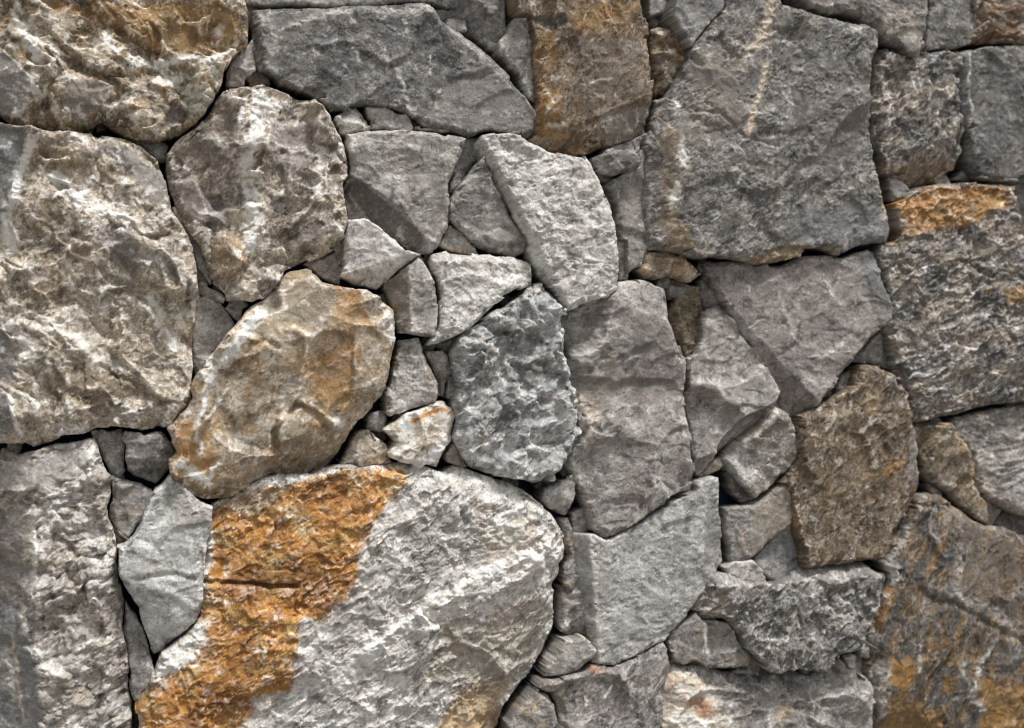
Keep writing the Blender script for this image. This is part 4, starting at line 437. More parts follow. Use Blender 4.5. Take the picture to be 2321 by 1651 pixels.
('pebble',3,[(-99,1070),(-88,1054),(-78,1032),(-83,1026),(-110,1038),(-114,1049)],'flat',('greywarm','tangrey','greyM'),[],[],[],[],[],[],(0,0),(5,5),0.25,0.3,0,None),
('stone',9,[(107,1018),(116,1003),(113,979),(99,945),(81,952),(70,955),(52,972),(56,988),(78,1001)],'flat',('greyM','greyL','purple'),[([(99,1012),(87,952),(116,979)],0.6),([(56,986),(104,973),(81,950)],0.5)],[],[],[],[],[],(0,0),(5,6),0.3,0.3,0,"small angular grey stone at the boulder's upper right"),
('pebble',-19,[(113,946),(131,954),(138,937),(143,917),(119,913),(115,926)],'flat',('greyM','greyL','greyM'),[],[],[],[],[],[],(0,0),(4,4),0.25,0.3,0,None),
('pebble',-13,[(88,938),(103,939),(110,922),(118,888),(124,869),(118,844),(112,819),(99,829),(99,853),(106,878)],'flat',('tangrey','greyM','tan'),[],[],[],[],[],[],(0,0),(6,6),0.3,0.3,0,None),
('stone',0,[(113,841),(143,843),(146,798),(140,757),(137,738),(110,739),(95,749),(93,787),(95,820),(107,825)],'conchsoft',('greyM','greywarm','greyMD'),[([(119,835),(133,774),(104,786)],0.6)],[],[],[],[],[],(0,0),(5,6),0.25,0.3,0,'small upright grey stone right of the orange-stained boulder'),
('stone',15,[(88,739),(122,742),(137,730),(145,719),(140,702),(114,682),(85,678),(59,673),(62,691),(79,717)],'smooth',('greyM','greyL','greytan'),[([(91,686),(143,719),(131,678)],0.7),([(88,738),(85,684),(62,696)],0.8)],[],[],[],[],[],(0,0.1),(5,6),0.25,0.3,0,"small pale grey stone at the boulder's lower right"),
('stone',0,[(290,740),(335,768),(344,755),(390,750),(405,735),(421,709),(433,691),(430,674),(384,674),(350,677),(332,688),(308,684),(290,693),(284,722)],'smooth',('greyMD','greyM','tangrey'),[],[],[([(355,749),(358,701)],5,-4)],[([(349,749),(349,724),(352,693)],5,'greyL',0.8)],[],[],(0,0),(6,7),0.2,0.3,0,'small dark stone with a white stripe under the flat grey one'),
('pebble',-25,[(442,691),(467,668),(461,651),(417,657),(439,666)],'flat',('greyM','greyMD','greyM'),[],[],[],[],[],[],(0,0),(6,6),0.25,0.3,0,None),
('stone',-22,[(613,1156),(626,1179),(661,1196),(657,1164),(639,1150),(610,1142)],'flat',('greyMD','greyM','purple'),[],[],[],[],[],[],(0,0),(5,5),0.25,0.3,0,None),
('pebble',-38,[(580,1117),(593,1139),(619,1160),(622,1142),(602,1127)],'flat',('greyM','greyMD','greyM'),[],[],[],[],[],[],(0,0),(5,5),0.25,0.3,0,None),
('stone',-19,[(646,1206),(684,1242),(715,1270),(728,1233),(734,1204),(720,1191),(680,1203)],'flat',('greyB','greyM','greyMD'),[([(684,1242),(684,1204),(647,1207)],0.5)],[],[],[],[],[],(0,0),(6,6),0.25,0.3,0,'small bluish stone behind the purple-grey and olive-brown ones'),
('stone',12,[(459,1109),(462,1124),(477,1126),(499,1113),(513,1090),(520,1064),(527,1038),(506,1013),(484,993),(462,976),(443,964),(428,982),(406,1005),(391,1023),(385,1035),(406,1063),(437,1088)],'conchsoft',('greyM','greybrown','greyL'),[([(400,1035),(462,1093),(400,1077)],0.8),([(394,1034),(437,971),(394,986)],0.8)],[],[],[],[],[],(0,0),(6,7),0.4,0.3,0,'small dark angular stone left of the olive-brown one'),
('stone',-28,[(398,1020),(428,1010),(447,981),(459,957),(434,955),(412,972),(403,994)],'flat',('greyMD','greyDk','greyM'),[],[],[],[],[],[],(0,0),(5,5),0.25,0.3,0,None),
('pebble',-19,[(346,1005),(374,1031),(397,1036),(393,1024),(365,1008)],'flat',('greyMD','tangrey','greyDk'),[],[],[],[],[],[],(0,0),(4,4),0.25,0.3,0,None),
('stone',3,[(389,949),(438,954),(472,972),(494,988),(511,974),(519,939),(511,919),(472,892),(437,861),(423,856),(398,854),(395,886),(389,915)],'flat',('greyM','greyMD','tangrey'),[([(439,953),(437,865),(392,900)],0.25)],[],[],[],[([(440,954),(494,988),(519,939),(511,919),(438,862)],'tangrey',0.5,5)],[],(0,0),(5,6),0.15,0.3,0,'small grey-brown stone left of the olive-brown one, above the bluish wedge'),
('stone',-10,[(518,919),(531,894),(542,865),(546,834),(517,822),(485,813),(469,824),(460,839),(444,854),(479,890)],'smooth',('greyB','greyM','greyMD'),[([(517,915),(444,854),(473,896)],0.5)],[],[],[],[],[],(0,0),(5,6),0.25,0.3,0,"bluish wedge below the olive-brown stone's left side"),
('pebble',0,[(384,847),(405,854),(436,856),(455,838),(465,815),(430,823),(393,834)],'smooth',('greyL','greyM','greyM'),[],[],[],[],[],[],(0,0),(4,4),0.25,0.3,0,None),
('stone',0,[(760,1086),(792,1092),(832,1090),(846,1067),(866,1052),(887,1013),(894,974),(904,964),(919,939),(923,900),(901,912),(866,931),(843,962),(805,983),(789,999),(785,1012),(772,1048)],'flaky',('brownolive','greybrown','ochreD'),[([(799,1002),(894,919),(809,960)],0.7),([(805,979),(826,1058),(779,1027)],0.3)],[],[],[],[],[],(0,0),(10,10),0.35,0.3,60,'narrow brown stone right of the broad olive-brown one'),
('stone',-16,[(848,1086),(860,1099),(905,1109),(1077,1130),(1099,1133),(1099,890),(997,920),(957,936),(926,952),(905,977),(898,1017),(898,1011),(881,1048),(857,1066)],'flaky',('greyMD','greywarm','purple'),[([(905,971),(997,930),(939,925)],0.8)],[],[],[([(912,999),(957,1010),(978,1040)],6,'greyL',0.7)],[],[],(0,0),(10,10),0.4,0.3,0,'dark mottled stone at the right edge below the speckled one'),
('pebble',-38,[(635,672),(696,667),(695,636),(675,633),(645,644)],'flat',('greyMD','greyDk','greyM'),[],[],[],[],[],[],(0,0),(6,6),0.25,0.3,0,None),
('pebble',-7,[(-798,1069),(-760,1057),(-769,1047),(-788,1047),(-802,1059)],'smooth',('greywarm','greyM','greyM'),[],[],[],[],[],[],(0,0),(8,8),0.25,0.3,0,None),
('stone',-53,[(960,896),(987,929),(1127,879),(1127,854),(994,883)],'flat',('greyMD','greyDk','greyM'),[],[],[],[],[],[],(0,0),(6,6),0.25,0.3,0,None),
('pebble',-31,[(778,1087),(825,1099),(837,1088),(808,1080)],'flat',('greyM','greyMD','greyM'),[],[],[],[],[],[],(0,0),(5,5),0.25,0.3,0,None),
('chip',-22,[(-8,1000),(-6,1016),(16,1013),(18,999),(8,992)],'flat',('greyM','greyMD','greyL'),[],[],[],[],[],[],(0.015373755559120683,0.2222244294773697),(4,4),0.1,0.3,0,None),
('chip',-22,[(-471,1311),(-478,1313),(-484,1324),(-481,1331),(-474,1328),(-470,1318)],'flat',('tangrey','greyM','greyL'),[],[],[],[],[],[],(0.10818700734453635,0.2682320250404338),(4,4),0.1,0.3,0,None),
('chip',-22,[(-84,1051),(-76,1059),(-65,1057),(-69,1041),(-83,1040)],'conchsoft',('greyMD','greyM','greyM'),[],[],[],[],[],[],(0.2547451004949504,-0.21797374492075022),(4,4),0.1,0.3,0,None),
('chip',-22,[(-406,1668),(-400,1671),(-391,1668),(-390,1660),(-395,1655),(-401,1655),(-408,1659)],'smooth',('tangrey','greyM','greyL'),[],[],[],[],[],[],(-0.17217495742408565,-0.06037385090283037),(4,4),0.1,0.3,0,None),
('chip',-34,[(452,1072),(441,1069),(434,1078),(443,1083),(451,1080)],'conchsoft',('tangrey','greyM','greyL'),[],[],[],[],[],[],(-0.13698208765973233,0.18913230588134333),(4,4),0.1,0.3,0,None),
('chip',-22,[(101,1009),(96,1017),(98,1034),(110,1039),(122,1029),(117,1018)],'flat',('greyMD','greyM','greyM'),[],[],[],[],[],[],(0.08713555299239661,-0.10112702913951263),(4,4),0.1,0.3,0,None),
('chip',-34,[(903,1631),(892,1624),(883,1626),(881,1636),(893,1645),(903,1648),(905,1639)],'smooth',('tangrey','greyM','greyL'),[],[],[],[],[],[],(0.10960228932137694,-0.2937164087650888),(4,4),0.1,0.3,0,None),
('chip',-34,[(370,1381),(379,1376),(370,1365),(358,1362),(349,1370),(357,1383)],'smooth',('greyMD','greyM','greyM'),[],[],[],[],[],[],(0.21099702907449142,0.1697731839166941),(4,4),0.1,0.3,0,None),
('chip',-28,[(711,607),(694,607),(685,616),(681,630),(692,632),(711,625),(712,616)],'flat',('greyMD','greyM','greyM'),[],[],[],[],[],[],(0.028906941848087286,0.1102399144541315),(4,4),0.1,0.3,0,None),
('chip',-28,[(120,1258),(122,1249),(118,1242),(109,1240),(103,1250),(109,1260)],'smooth',('greyMD','greyM','greyM'),[],[],[],[],[],[],(-0.08558149008262772,0.07594199601121149),(4,4),0.1,0.3,0,None),
('chip',-28,[(-185,1100),(-190,1103),(-193,1110),(-187,1121),(-183,1123),(-178,1116),(-179,1109)],'flat',('greyM','greyMD','greyL'),[],[],[],[],[],[],(0.13098488649216167,0.14570044871098098),(4,4),0.1,0.3,0,None),
('chip',-22,[(310,677),(300,666),(291,669),(291,684),(304,689)],'conchsoft',('greyM','greyMD','greyL'),[],[],[],[],[],[],(-0.1091888574468835,-0.07595915394455852),(4,4),0.1,0.3,0,None),
('chip',-34,[(491,1123),(497,1136),(507,1140),(518,1133),(511,1123),(495,1117)],'conchsoft',('tangrey','greyM','greyL'),[],[],[],[],[],[],(0.04221172286877167,-0.04528473662456178),(4,4),0.1,0.3,0,None),
('chip',-28,[(356,1808),(370,1810),(384,1797),(379,1782),(361,1780),(357,1791)],'flat',('greyM','greyMD','greyL'),[],[],[],[],[],[],(-0.23022550258245772,-0.06672498651856937),(4,4),0.1,0.3,0,None),
('chip',-28,[(35,1418),(26,1421),(22,1431),(29,1438),(36,1429)],'conchsoft',('greyM','greyMD','greyL'),[],[],[],[],[],[],(-0.03609133115655916,0.049274615588712156),(4,4),0.1,0.3,0,None),
('chip',-34,[(819,987),(833,971),(833,952),(816,954),(808,980)],'flat',('greyM','greyMD','greyL'),[],[],[],[],[],[],(0.17313701937972092,-0.20131483644028642),(4,4),0.1,0.3,0,None),
('chip',-34,[(-652,1580),(-646,1578),(-649,1567),(-661,1562),(-661,1570)],'flat',('greyM','greyMD','greyL'),[],[],[],[],[],[],(-0.11177053659544647,0.1634276031654786),(4,4),0.1,0.3,0,None),
('chip',-28,[(-127,1383),(-118,1372),(-126,1361),(-140,1372),(-141,1386)],'smooth',('tangrey','greyM','greyL'),[],[],[],[],[],[],(0.22049457582512616,0.29650905643435227),(4,4),0.1,0.3,0,None),
('chip',-22,[(104,1217),(115,1212),(119,1203),(116,1198),(106,1198),(93,1210),(96,1216)],'flat',('tangrey','greyM','greyL'),[],[],[],[],[],[],(0.06614278587941347,-0.17818503185863893),(4,4),0.1,0.3,0,None),
('chip',-34,[(-45,1291),(-27,1283),(-25,1273),(-27,1265),(-44,1270),(-54,1273),(-51,1287)],'smooth',('greyMD','greyM','greyM'),[],[],[],[],[],[],(0.19704385929395435,-0.027066293113984397),(4,4),0.1,0.3,0,None),
('chip',-22,[(-71,1756),(-85,1748),(-95,1753),(-104,1757),(-101,1773),(-89,1777),(-71,1772)],'smooth',('greyMD','greyM','greyM'),[],[],[],[],[],[],(0.06665895379409575,-0.13573300678930977),(4,4),0.1,0.3,0,None),
('chip',-28,[(192,1468),(176,1472),(177,1488),(188,1498),(200,1491),(197,1480)],'smooth',('greyM','greyMD','greyL'),[],[],[],[],[],[],(0.22707756520075967,-0.26064468413743297),(4,4),0.1,0.3,0,None),
('chip',-28,[(60,1003),(66,1012),(81,1003),(82,993),(77,974),(66,982),(58,989)],'conchsoft',('greyMD','greyM','greyM'),[],[],[],[],[],[],(-0.11036075610846655,0.21474563743064762),(4,4),0.1,0.3,0,None),
('chip',-28,[(278,1347),(288,1353),(295,1349),(294,1344),(289,1333),(280,1330),(273,1335)],'smooth',('greyMD','greyM','greyM'),[],[],[],[],[],[],(0.11253879498190356,0.04708674487604697),(4,4),0.1,0.3,0,None),
('chip',-34,[(-206,1088),(-203,1076),(-210,1070),(-220,1076),(-223,1084),(-215,1093)],'conchsoft',('tangrey','greyM','greyL'),[],[],[],[],[],[],(-0.017004860469655214,0.0019248218097630554),(4,4),0.1,0.3,0,None),
('chip',-34,[(857,1786),(861,1790),(878,1792),(883,1789),(881,1782),(874,1775),(861,1776)],'conchsoft',('greyM','greyMD','greyL'),[],[],[],[],[],[],(0.02243766461384905,-0.1059719091712045),(4,4),0.1,0.3,0,None),
('chip',-22,[(792,1806),(795,1823),(806,1825),(811,1812),(804,1802)],'smooth',('greyMD','greyM','greyM'),[],[],[],[],[],[],(0.04268523256698714,-0.08621750743443349),(4,4),0.1,0.3,0,None),
('chip',-28,[(7,1312),(3,1303),(-8,1300),(-11,1307),(-5,1318),(3,1316)],'smooth',('greyM','greyMD','greyL'),[],[],[],[],[],[],(0.18169752942036393,0.10603219126379354),(4,4),0.1,0.3,0,None),
('chip',-34,[(570,650),(565,631),(552,631),(547,650),(563,657)],'smooth',('greyMD','greyM','greyM'),[],[],[],[],[],[],(-0.19073920844435316,-0.06994358505529633),(4,4),0.1,0.3,0,None),
('chip',-22,[(-772,1077),(-777,1065),(-786,1059),(-794,1067),(-789,1082),(-780,1086)],'smooth',('tangrey','greyM','greyL'),[],[],[],[],[],[],(0.00326928562767409,-0.08022928466631479),(4,4),0.1,0.3,0,None),
('chip',-22,[(-631,1012),(-640,1019),(-642,1029),(-641,1034),(-626,1031),(-622,1022),(-626,1016)],'flat',('greyMD','greyM','greyM'),[],[],[],[],[],[],(-0.07638820976158453,0.22442784659046427),(4,4),0.1,0.3,0,None),
('chip',-34,[(128,740),(149,739),(160,730),(155,724),(143,720),(130,726),(121,735)],'conchsoft',('greyM','greyMD','greyL'),[],[],[],[],[],[],(-0.0674396785045421,0.2594924730769051),(4,4),0.1,0.3,0,None),
('chip',-28,[(-168,1596),(-177,1608),(-172,1616),(-160,1620),(-151,1619),(-152,1604),(-159,1597)],'smooth',('greyMD','greyM','greyM'),[],[],[],[],[],[],(0.1522734476007172,0.08081450961872239),(4,4),0.1,0.3,0,None),
('chip',-22,[(-127,1223),(-147,1225),(-146,1238),(-128,1253),(-116,1239)],'smooth',('tangrey','greyM','greyL'),[],[],[],[],[],[],(-0.009946807118455081,0.008883648492407303),(4,4),0.1,0.3,0,None),
('chip',-22,[(601,678),(622,663),(633,645),(620,643),(604,653),(599,666)],'smooth',('tangrey','greyM','greyL'),[],[],[],[],[],[],(0.23820319894003256,-0.1020291010115923),(4,4),0.1,0.3,0,None),
('chip',-22,[(667,683),(675,688),(690,687),(692,677),(684,670),(673,670),(664,673)],'flat',('tangrey','greyM','greyL'),[],[],[],[],[],[],(0.1838359666643815,0.10237656165074671),(4,4),0.1,0.3,0,None),
('chip',-34,[(625,1406),(618,1388),(602,1389),(597,1409),(599,1421),(615,1425),(623,1417)],'conchsoft',('tangrey','greyM','greyL'),[],[],[],[],[],[],(0.15040752016566394,-0.027013674885672412),(4,4),0.1,0.3,0,None),
('chip',-22,[(-671,1562),(-673,1555),(-687,1552),(-699,1559),(-698,1570),(-683,1571)],'conchsoft',('greyMD','greyM','greyM'),[],[],[],[],[],[],(-0.18013104772929145,0.025269096881817332),(4,4),0.1,0.3,0,None),
('chip',-34,[(20,1800),(30,1785),(11,1772),(-2,1784),(6,1798)],'flat',('greyM','greyMD','greyL'),[],[],[],[],[],[],(-0.17697685725812595,-0.031935817574175795),(4,4),0.1,0.3,0,None),
('chip',-28,[(828,1522),(824,1527),(818,1539),(832,1545),(842,1546),(851,1530),(845,1519)],'flat',('greyMD','greyM','greyM'),[],[],[],[],[],[],(-0.0605621875909689,-0.20043848344081414),(4,4),0.1,0.3,0,None),
('chip',-34,[(-506,1588),(-503,1571),(-508,1564),(-523,1568),(-532,1578),(-526,1587),(-517,1590)],'smooth',('tangrey','greyM','greyL'),[],[],[],[],[],[],(-0.17784465385680864,-0.288845022701224),(4,4),0.1,0.3,0,None),
('chip',-28,[(-223,1307),(-220,1314),(-207,1313),(-199,1304),(-208,1296)],'conchsoft',('greyM','greyMD','greyL'),[],[],[],[],[],[],(-0.21167631951194327,0.2137807705272991),(4,4),0.1,0.3,0,None),
('chip',-28,[(-285,1500),(-270,1513),(-260,1508),(-256,1495),(-273,1482),(-286,1484)],'conchsoft',('greyMD','greyM','greyM'),[],[],[],[],[],[],(0.2020388222362544,0.28575318012700307),(4,4),0.1,0.3,0,None),
('chip',-22,[(398,738),(388,751),(391,757),(411,748),(415,740),(409,734)],'conchsoft',('greyMD','greyM','greyM'),[],[],[],[],[],[],(0.2717550967548184,-0.17047491702953488),(4,4),0.1,0.3,0,None),
('chip',-28,[(330,669),(330,683),(336,686),(352,686),(363,673),(355,664),(343,659)],'smooth',('tangrey','greyM','greyL'),[],[],[],[],[],[],(-0.014538038672683051,-0.21389824874057534),(4,4),0.1,0.3,0,None),
('chip',-28,[(126,977),(122,984),(128,990),(138,989),(141,978),(134,973)],'flat',('greyM','greyMD','greyL'),[],[],[],[],[],[],(-0.2884517434034386,-0.2868647568034853),(4,4),0.1,0.3,0,None)
]
# stones that continue the wall beyond the photograph's frame: (face offset, outline, relief, colours)
FILL = [
(15,[(-858,10),(-619,10),(-752,79)],'flat',('brownolive','greybrown','tan')),
(-8,[(85,10),(270,10),(212,130)],'pitted',('greyM','greyL','greyMD')),
(8,[(877,10),(1023,10),(960,60)],'flat',('brownolive','greybrown','tan')),
(8,[(1187,10),(1362,10),(1280,109)],'flat',('greywarm','tangrey','greyW')),
(15,[(-1600,10),(-1558,10),(-1538,18),(-1597,199),(-1600,200)],'flat',('tangrey','cream','greyM')),
(8,[(-1518,10),(-1420,10),(-1356,19),(-1265,246),(-1503,289),(-1590,201),(-1530,18)],'rugged',('greyM','greyL','greyMD')),
(8,[(-1336,10),(-1111,10),(-1041,28),(-1055,143),(-1205,278),(-1257,246),(-1348,17)],'flat',('brownolive','greybrown','tan')),
(0,[(-1017,10),(-872,10),(-757,85),(-778,226),(-943,224),(-1047,143),(-1033,26)],'flat',('brownolive','greybrown','tan')),
(0,[(-770,229),(-749,86),(-604,11),(-578,20),(-513,233),(-707,340)],'congl',('brownolive','greybrown','tan')),
(8,[(-542,10),(-337,10),(-303,28),(-304,185),(-460,247),(-505,231),(-569,20)],'congl',('greywarm','tangrey','greyW')),
(-8,[(-261,10),(-81,10),(-62,212),(-217,254),(-296,186),(-295,28)],'rugged',('purple','greyM','greyL')),
(0,[(-73,10),(73,10),(209,138),(214,187),(35,257),(-54,212)],'pitted',('brownolive','greybrown','tan')),
(0,[(279,10),(457,10),(488,42),(349,281),(345,282),(222,188),(217,137)],'congl',('tangrey','cream','greyM')),
(8,[(358,280),(495,45),(666,39),(675,252),(645,278)],'pitted',('greyMD','greyM','purple')),
(8,[(711,10),(862,10),(957,68),(967,180),(770,268),(683,251),(674,36),(687,14)],'rugged',('brownolive','greybrown','tan')),
(-8,[(1036,10),(1176,10),(1277,117),(1282,197),(1121,310),(975,181),(965,67)],'pitted',('greyM','greyL','greyMD')),
(-8,[(1372,10),(1530,10),(1528,241),(1423,253),(1290,196),(1285,116)],'rugged',('greywarm','tangrey','greyW')),
(15,[(1538,10),(1700,10),(1760,67),(1760,76),(1755,210),(1625,276),(1536,242)],'pitted',('greyMD','greyM','purple')),
(15,[(-1600,524),(-1600,208),(-1595,207),(-1509,295),(-1489,485),(-1586,535)],'smooth',('greyMD','greyM','purple')),
(15,[(-1481,485),(-1500,296),(-1261,253),(-1208,286),(-1196,349),(-1399,519)],'rugged',('greyMD','greyM','purple')),
(0,[(-1188,348),(-1200,285),(-1051,150),(-949,229),(-976,420),(-1118,418)],'flaky',('greyM','greyL','greyMD')),
(15,[(-968,422),(-941,232),(-777,234),(-713,346),(-719,390),(-835,501)],'congl',('greyM','greyL','greyMD')),
(15,[(-711,389),(-705,348),(-508,239),(-463,254),(-425,425),(-574,477)],'smooth',('greywarm','tangrey','greyW')),
(0,[(-417,425),(-455,254),(-301,193),(-222,260),(-236,462),(-282,507)],'rugged',('greyM','greyL','greyMD')),
(0,[(-228,460),(-214,261),(-58,219),(30,263),(11,403),(-68,463)],'rugged',('greywarm','tangrey','greyW')),
(0,[(19,404),(38,264),(218,195),(340,289),(334,352),(154,501)],'flaky',('purple','greyM','greyL')),
(-68,[(342,353),(348,290),(352,288),(642,286),(642,425),(449,578)],'pitted',('greywarm','tangrey','greyW')),
(-8,[(650,425),(650,283),(680,258),(768,276),(901,485),(722,509)],'congl',('purple','greyM','greyL')),
(-8,[(911,485),(777,274),(971,187),(1116,317),(1096,438),(957,508)],'conch',('greywarm','tangrey','greyW')),
(8,[(1104,439),(1124,317),(1286,203),(1418,260),(1386,492),(1160,490)],'flat',('greyMD','greyM','purple')),
(15,[(1394,495),(1426,261),(1532,249),(1621,283),(1631,434),(1499,589),(1489,589)],'conch',('purple','greyM','greyL')),
(-8,[(1760,217),(1760,506),(1638,433),(1629,283),(1759,217)],'pitted',('purple','greyM','greyL')),
(8,[(-1600,693),(-1600,578),(-1584,543),(-1484,492),(-1401,527),(-1326,668),(-1526,765)],'conch',('tangrey','cream','greyM')),
(15,[(-1318,667),(-1393,525),(-1192,356),(-1124,423),(-1151,686),(-1239,715)],'smooth',('greyMD','greyM','purple')),
(15,[(-1143,686),(-1116,426),(-973,428),(-838,508),(-847,632),(-965,738)],'smooth',('greyM','greyL','greyMD')),
(-68,[(-839,631),(-830,508),(-715,397),(-579,484),(-541,670),(-736,681)],'rugged',('brownolive','greybrown','tan')),
(-68,[(-532,671),(-570,484),(-421,432),(-285,514),(-296,598),(-487,648)],'flat',('purple','greyM','greyL')),
(-68,[(-288,600),(-277,514),(-231,468),(-69,471),(-25,654),(-41,678),(-159,683)],'congl',('greyM','greyL','greyMD')),
(-68,[(22,635),(-62,468),(15,410),(150,508),(143,615)],'pitted',('brownolive','greybrown','tan')),
(-68,[(151,615),(158,508),(337,360),(443,585),(391,614),(330,671)],'pitted',('greyMD','greyM','purple')),
(-68,[(503,613),(451,586),(645,432),(715,514),(648,658)],'conch',('greyM','greyL','greyMD')),
(-68,[(918,689),(960,515),(1099,446),(1154,497),(1215,717),(1170,765),(940,730)],'rugged',('purple','greyM','greyL')),
(0,[(1222,714),(1163,498),(1388,500),(1481,593),(1359,727)],'flaky',('tangrey','cream','greyM')),
(8,[(1760,515),(1760,713),(1654,728),(1506,592),(1635,440)],'flat',('greywarm','tangrey','greyW')),
(0,[(-1600,981),(-1600,704),(-1530,771),(-1532,937),(-1591,985)],'conch',('tangrey','cream','greyM')),
(8,[(-1524,935),(-1522,772),(-1321,675),(-1244,721),(-1292,933),(-1303,944)],'congl',('brownolive','greybrown','tan')),
(0,[(-1283,932),(-1236,722),(-1148,693),(-968,746),(-944,897),(-1040,987)],'pitted',('tangrey','cream','greyM')),
(-68,[(916,917),(941,738),(1168,772),(1160,923),(968,999)],'smooth',('greyM','greyL','greyMD')),
(0,[(1168,923),(1176,771),(1221,722),(1358,735),(1435,917),(1422,947),(1286,1011)],'smooth',('greywarm','tangrey','greyW')),
(15,[(1442,912),(1365,732),(1489,597),(1499,597),(1648,733),(1586,855)],'pitted',('greyM','greyL','greyMD')),
(0,[(1760,721),(1760,1049),(1759,1049),(1594,858),(1655,736)],'flat',('greyMD','greyM','purple')),
(8,[(-1585,1074),(-1586,992),(-1526,943),(-1305,952),(-1292,1162),(-1394,1215)],'conch',('greywarm','tangrey','greyW')),
(15,[(-1284,1161),(-1297,950),(-1287,939),(-1044,995),(-1058,1151),(-1170,1217)],'smooth',('brownolive','greybrown','tan')),
(-8,[(-1050,1151),(-1035,993),(-940,903),(-815,979),(-844,1154),(-906,1215)],'congl',('tangrey','cream','greyM')),
(-68,[(957,1085),(970,1007),(1163,930),(1282,1018),(1260,1140),(1109,1239)],'flaky',('greyM','greyL','greyMD')),
(8,[(1383,1223),(1268,1140),(1290,1019),(1424,955),(1600,1195),(1596,1208)],'flaky',('greyMD','greyM','purple')),
(0,[(1605,1189),(1430,949),(1443,920),(1588,863),(1752,1053)],'smooth',('tangrey','cream','greyM')),
(15,[(-1600,1366),(-1600,1097),(-1589,1081),(-1400,1221),(-1453,1364),(-1580,1377)],'pitted',('purple','greyM','greyL')),
(15,[(-1446,1367),(-1392,1222),(-1288,1168),(-1173,1224),(-1161,1326),(-1323,1508)],'smooth',('greywarm','tangrey','greyW')),
(-8,[(-1153,1325),(-1165,1223),(-1054,1158),(-908,1223),(-874,1405),(-1027,1412)],'conch',('greywarm','tangrey','greyW')),
(8,[(1110,1295),(1113,1247),(1263,1147),(1377,1228),(1327,1390),(1223,1434)],'flat',('greyMD','greyM','purple')),
(-8,[(1335,1390),(1385,1231),(1596,1216),(1635,1359),(1526,1454)],'conch',('brownolive','greybrown','tan')),
(-8,[(1760,1057),(1760,1389),(1733,1403),(1643,1357),(1603,1212),(1608,1197),(1760,1057)],'congl',('greyMD','greyM','purple')),
(8,[(-1600,1619),(-1600,1545),(-1577,1385),(-1452,1372),(-1326,1516),(-1318,1575),(-1479,1678)],'conch',('brownolive','greybrown','tan')),
(0,[(-1310,1574),(-1318,1515),(-1156,1333),(-1033,1417),(-1126,1577),(-1257,1608)],'flat',('greyMD','greyM','purple')),
(15,[(-1118,1579),(-1026,1420),(-871,1413),(-832,1446),(-826,1600),(-936,1662)],'pitted',('brownolive','greybrown','tan')),
(-68,[(971,1606),(905,1435),(1105,1302),(1217,1440),(1209,1537),(1095,1621)],'congl',('purple','greyM','greyL')),
(8,[(1217,1537),(1225,1441),(1330,1397),(1522,1461),(1484,1590),(1394,1656)],'pitted',('brownolive','greybrown','tan')),
(0,[(1760,1479),(1760,1574),(1661,1692),(1492,1591),(1531,1461),(1640,1365),(1730,1410)],'smooth',('greywarm','tangrey','greyW')),
(8,[(-1600,1860),(-1600,1628),(-1483,1685),(-1496,1831),(-1539,1878)],'conch',('purple','greyM','greyL')),
(8,[(-1487,1830),(-1475,1685),(-1313,1581),(-1261,1615),(-1195,1806),(-1306,1894)],'congl',('greyMD','greyM','purple')),
(0,[(-1187,1805),(-1253,1615),(-1124,1585),(-941,1669),(-1007,1803),(-1080,1850)],'congl',('brownolive','greybrown','tan')),
(-68,[(-998,1804),(-933,1669),(-822,1607),(-735,1678),(-727,1880),(-791,1920)],'flat',('greyMD','greyM','purple')),
(-68,[(-719,1879),(-727,1679),(-574,1693),(-416,1749),(-411,1833),(-615,1929)],'pitted',('greywarm','tangrey','greyW')),
(-68,[(915,1775),(912,1747),(970,1614),(1093,1628),(1159,1834),(1042,1887)],'rugged',('greyM','greyL','greyMD')),
(8,[(1167,1833),(1101,1626),(1213,1544),(1390,1663),(1372,1841),(1287,1879)],'pitted',('greyM','greyL','greyMD')),
(0,[(1380,1842),(1398,1663),(1488,1597),(1658,1699),(1679,1858),(1529,1918)],'smooth',('brownolive','greybrown','tan')),
(15,[(1760,1587),(1760,1856),(1706,1864),(1687,1857),(1666,1698)],'smooth',('tangrey','cream','greyM')),
(8,[(-1600,2081),(-1600,1869),(-1542,1885),(-1560,2067)],'congl',('greyM','greyL','greyMD')),
(8,[(-1331,2100),(-1497,2100),(-1552,2068),(-1534,1884),(-1491,1838),(-1309,1902),(-1307,2093)],'congl',('purple','greyM','greyL')),
(0,[(-1102,2100),(-1282,2100),(-1299,2093),(-1301,1901),(-1190,1812),(-1084,1857),(-1053,2086)],'smooth',('greywarm','tangrey','greyW')),
(8,[(-968,2100),(-1019,2100),(-1045,2087),(-1076,1857),(-1003,1810),(-796,1926),(-871,2069)],'conch',('greyM','greyL','greyMD')),
(15,[(-589,2100),(-822,2100),(-863,2071),(-788,1927),(-722,1886),(-618,1936)],'congl',('brownolive','greybrown','tan')),
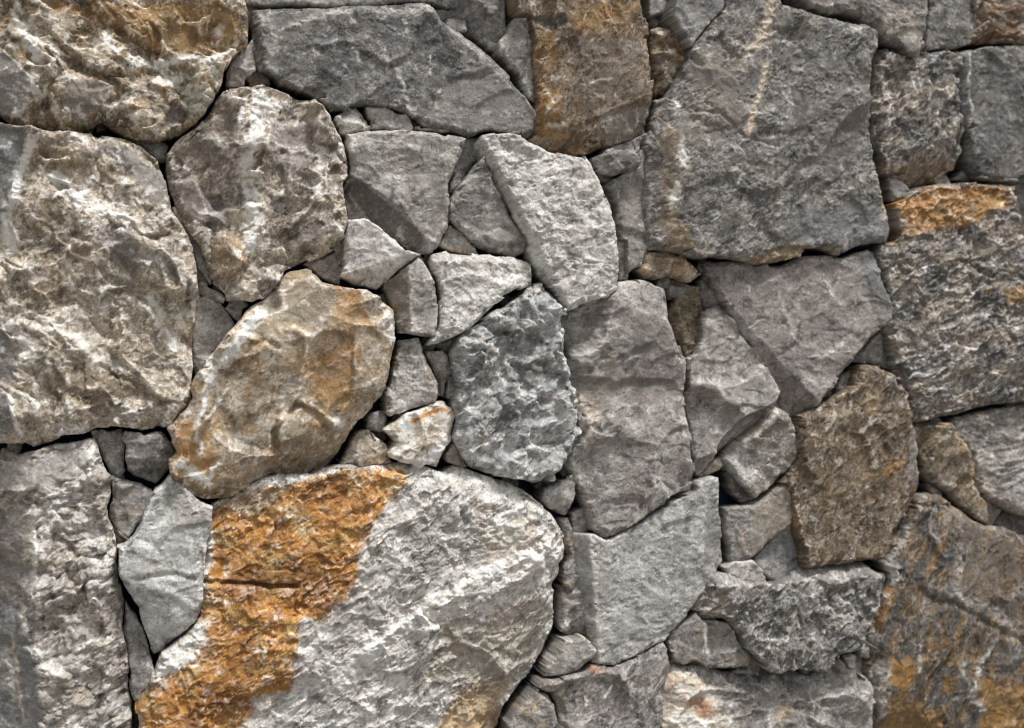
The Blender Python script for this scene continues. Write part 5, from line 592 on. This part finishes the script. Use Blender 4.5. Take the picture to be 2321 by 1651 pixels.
(15,[(-427,2100),(-581,2100),(-610,1936),(-408,1841),(-367,1885),(-342,2026)],'rugged',('greywarm','tangrey','greyW')),
(8,[(-161,2100),(-208,2100),(-334,2025),(-358,1887),(-128,1854),(-117,1864),(-80,2062)],'flat',('greyM','greyL','greyMD')),
(8,[(133,2100),(76,2100),(-72,2062),(-109,1865),(69,1832),(189,2025),(177,2065)],'congl',('greyM','greyL','greyMD')),
(15,[(477,2100),(255,2100),(186,2065),(196,2026),(323,1896),(521,1945),(523,2088)],'congl',('purple','greyM','greyL')),
(-8,[(711,2100),(540,2100),(531,2090),(529,1943),(583,1898),(768,1942),(796,2030)],'flat',('greywarm','tangrey','greyW')),
(-68,[(854,2058),(804,2028),(775,1939),(882,1832),(1038,1893),(1007,2026)],'smooth',('greywarm','tangrey','greyW')),
(-8,[(1154,2100),(1091,2100),(1015,2028),(1046,1894),(1164,1841),(1282,1885),(1236,2077)],'flaky',('tangrey','cream','greyM')),
(-8,[(1500,2100),(1263,2100),(1244,2079),(1290,1886),(1376,1848),(1525,1925),(1523,2082)],'pitted',('brownolive','greybrown','tan')),
(15,[(1760,2076),(1760,2100),(1555,2100),(1531,2082),(1533,1925),(1683,1864),(1703,1871)],'flaky',('purple','greyM','greyL')),
(8,[(-224,2100),(-415,2100),(-337,2033)],'conch',('greywarm','tangrey','greyW')),
(8,[(856,2100),(723,2100),(801,2036),(849,2065)],'pitted',('purple','greyM','greyL')),
(15,[(1079,2100),(864,2100),(858,2066),(1009,2033)],'flaky',('brownolive','greybrown','tan'))
]
for i, (name, z, pts, style, cols, cr, pa, ri, ve, st, sm, tilt, edge, net, spk, ang, label) in enumerate(STONES):
    o = build_stone(i, name, z, pts, style, cols, cr, pa, ri, ve, st, sm, tilt, edge, net, spk, ang, STEP, -0.5 if z > 0 else 2.0)
    o.parent = wall
    if label: o['label'] = label
for i, (z, pts, style, cols) in enumerate(FILL):
    o = build_stone(500+i, 'stone', z, pts, style, cols, [], [], [], [], [], [], (0,0), (14,12), .2, .3, 20, 4.0, 2.0)
    o.parent = wall
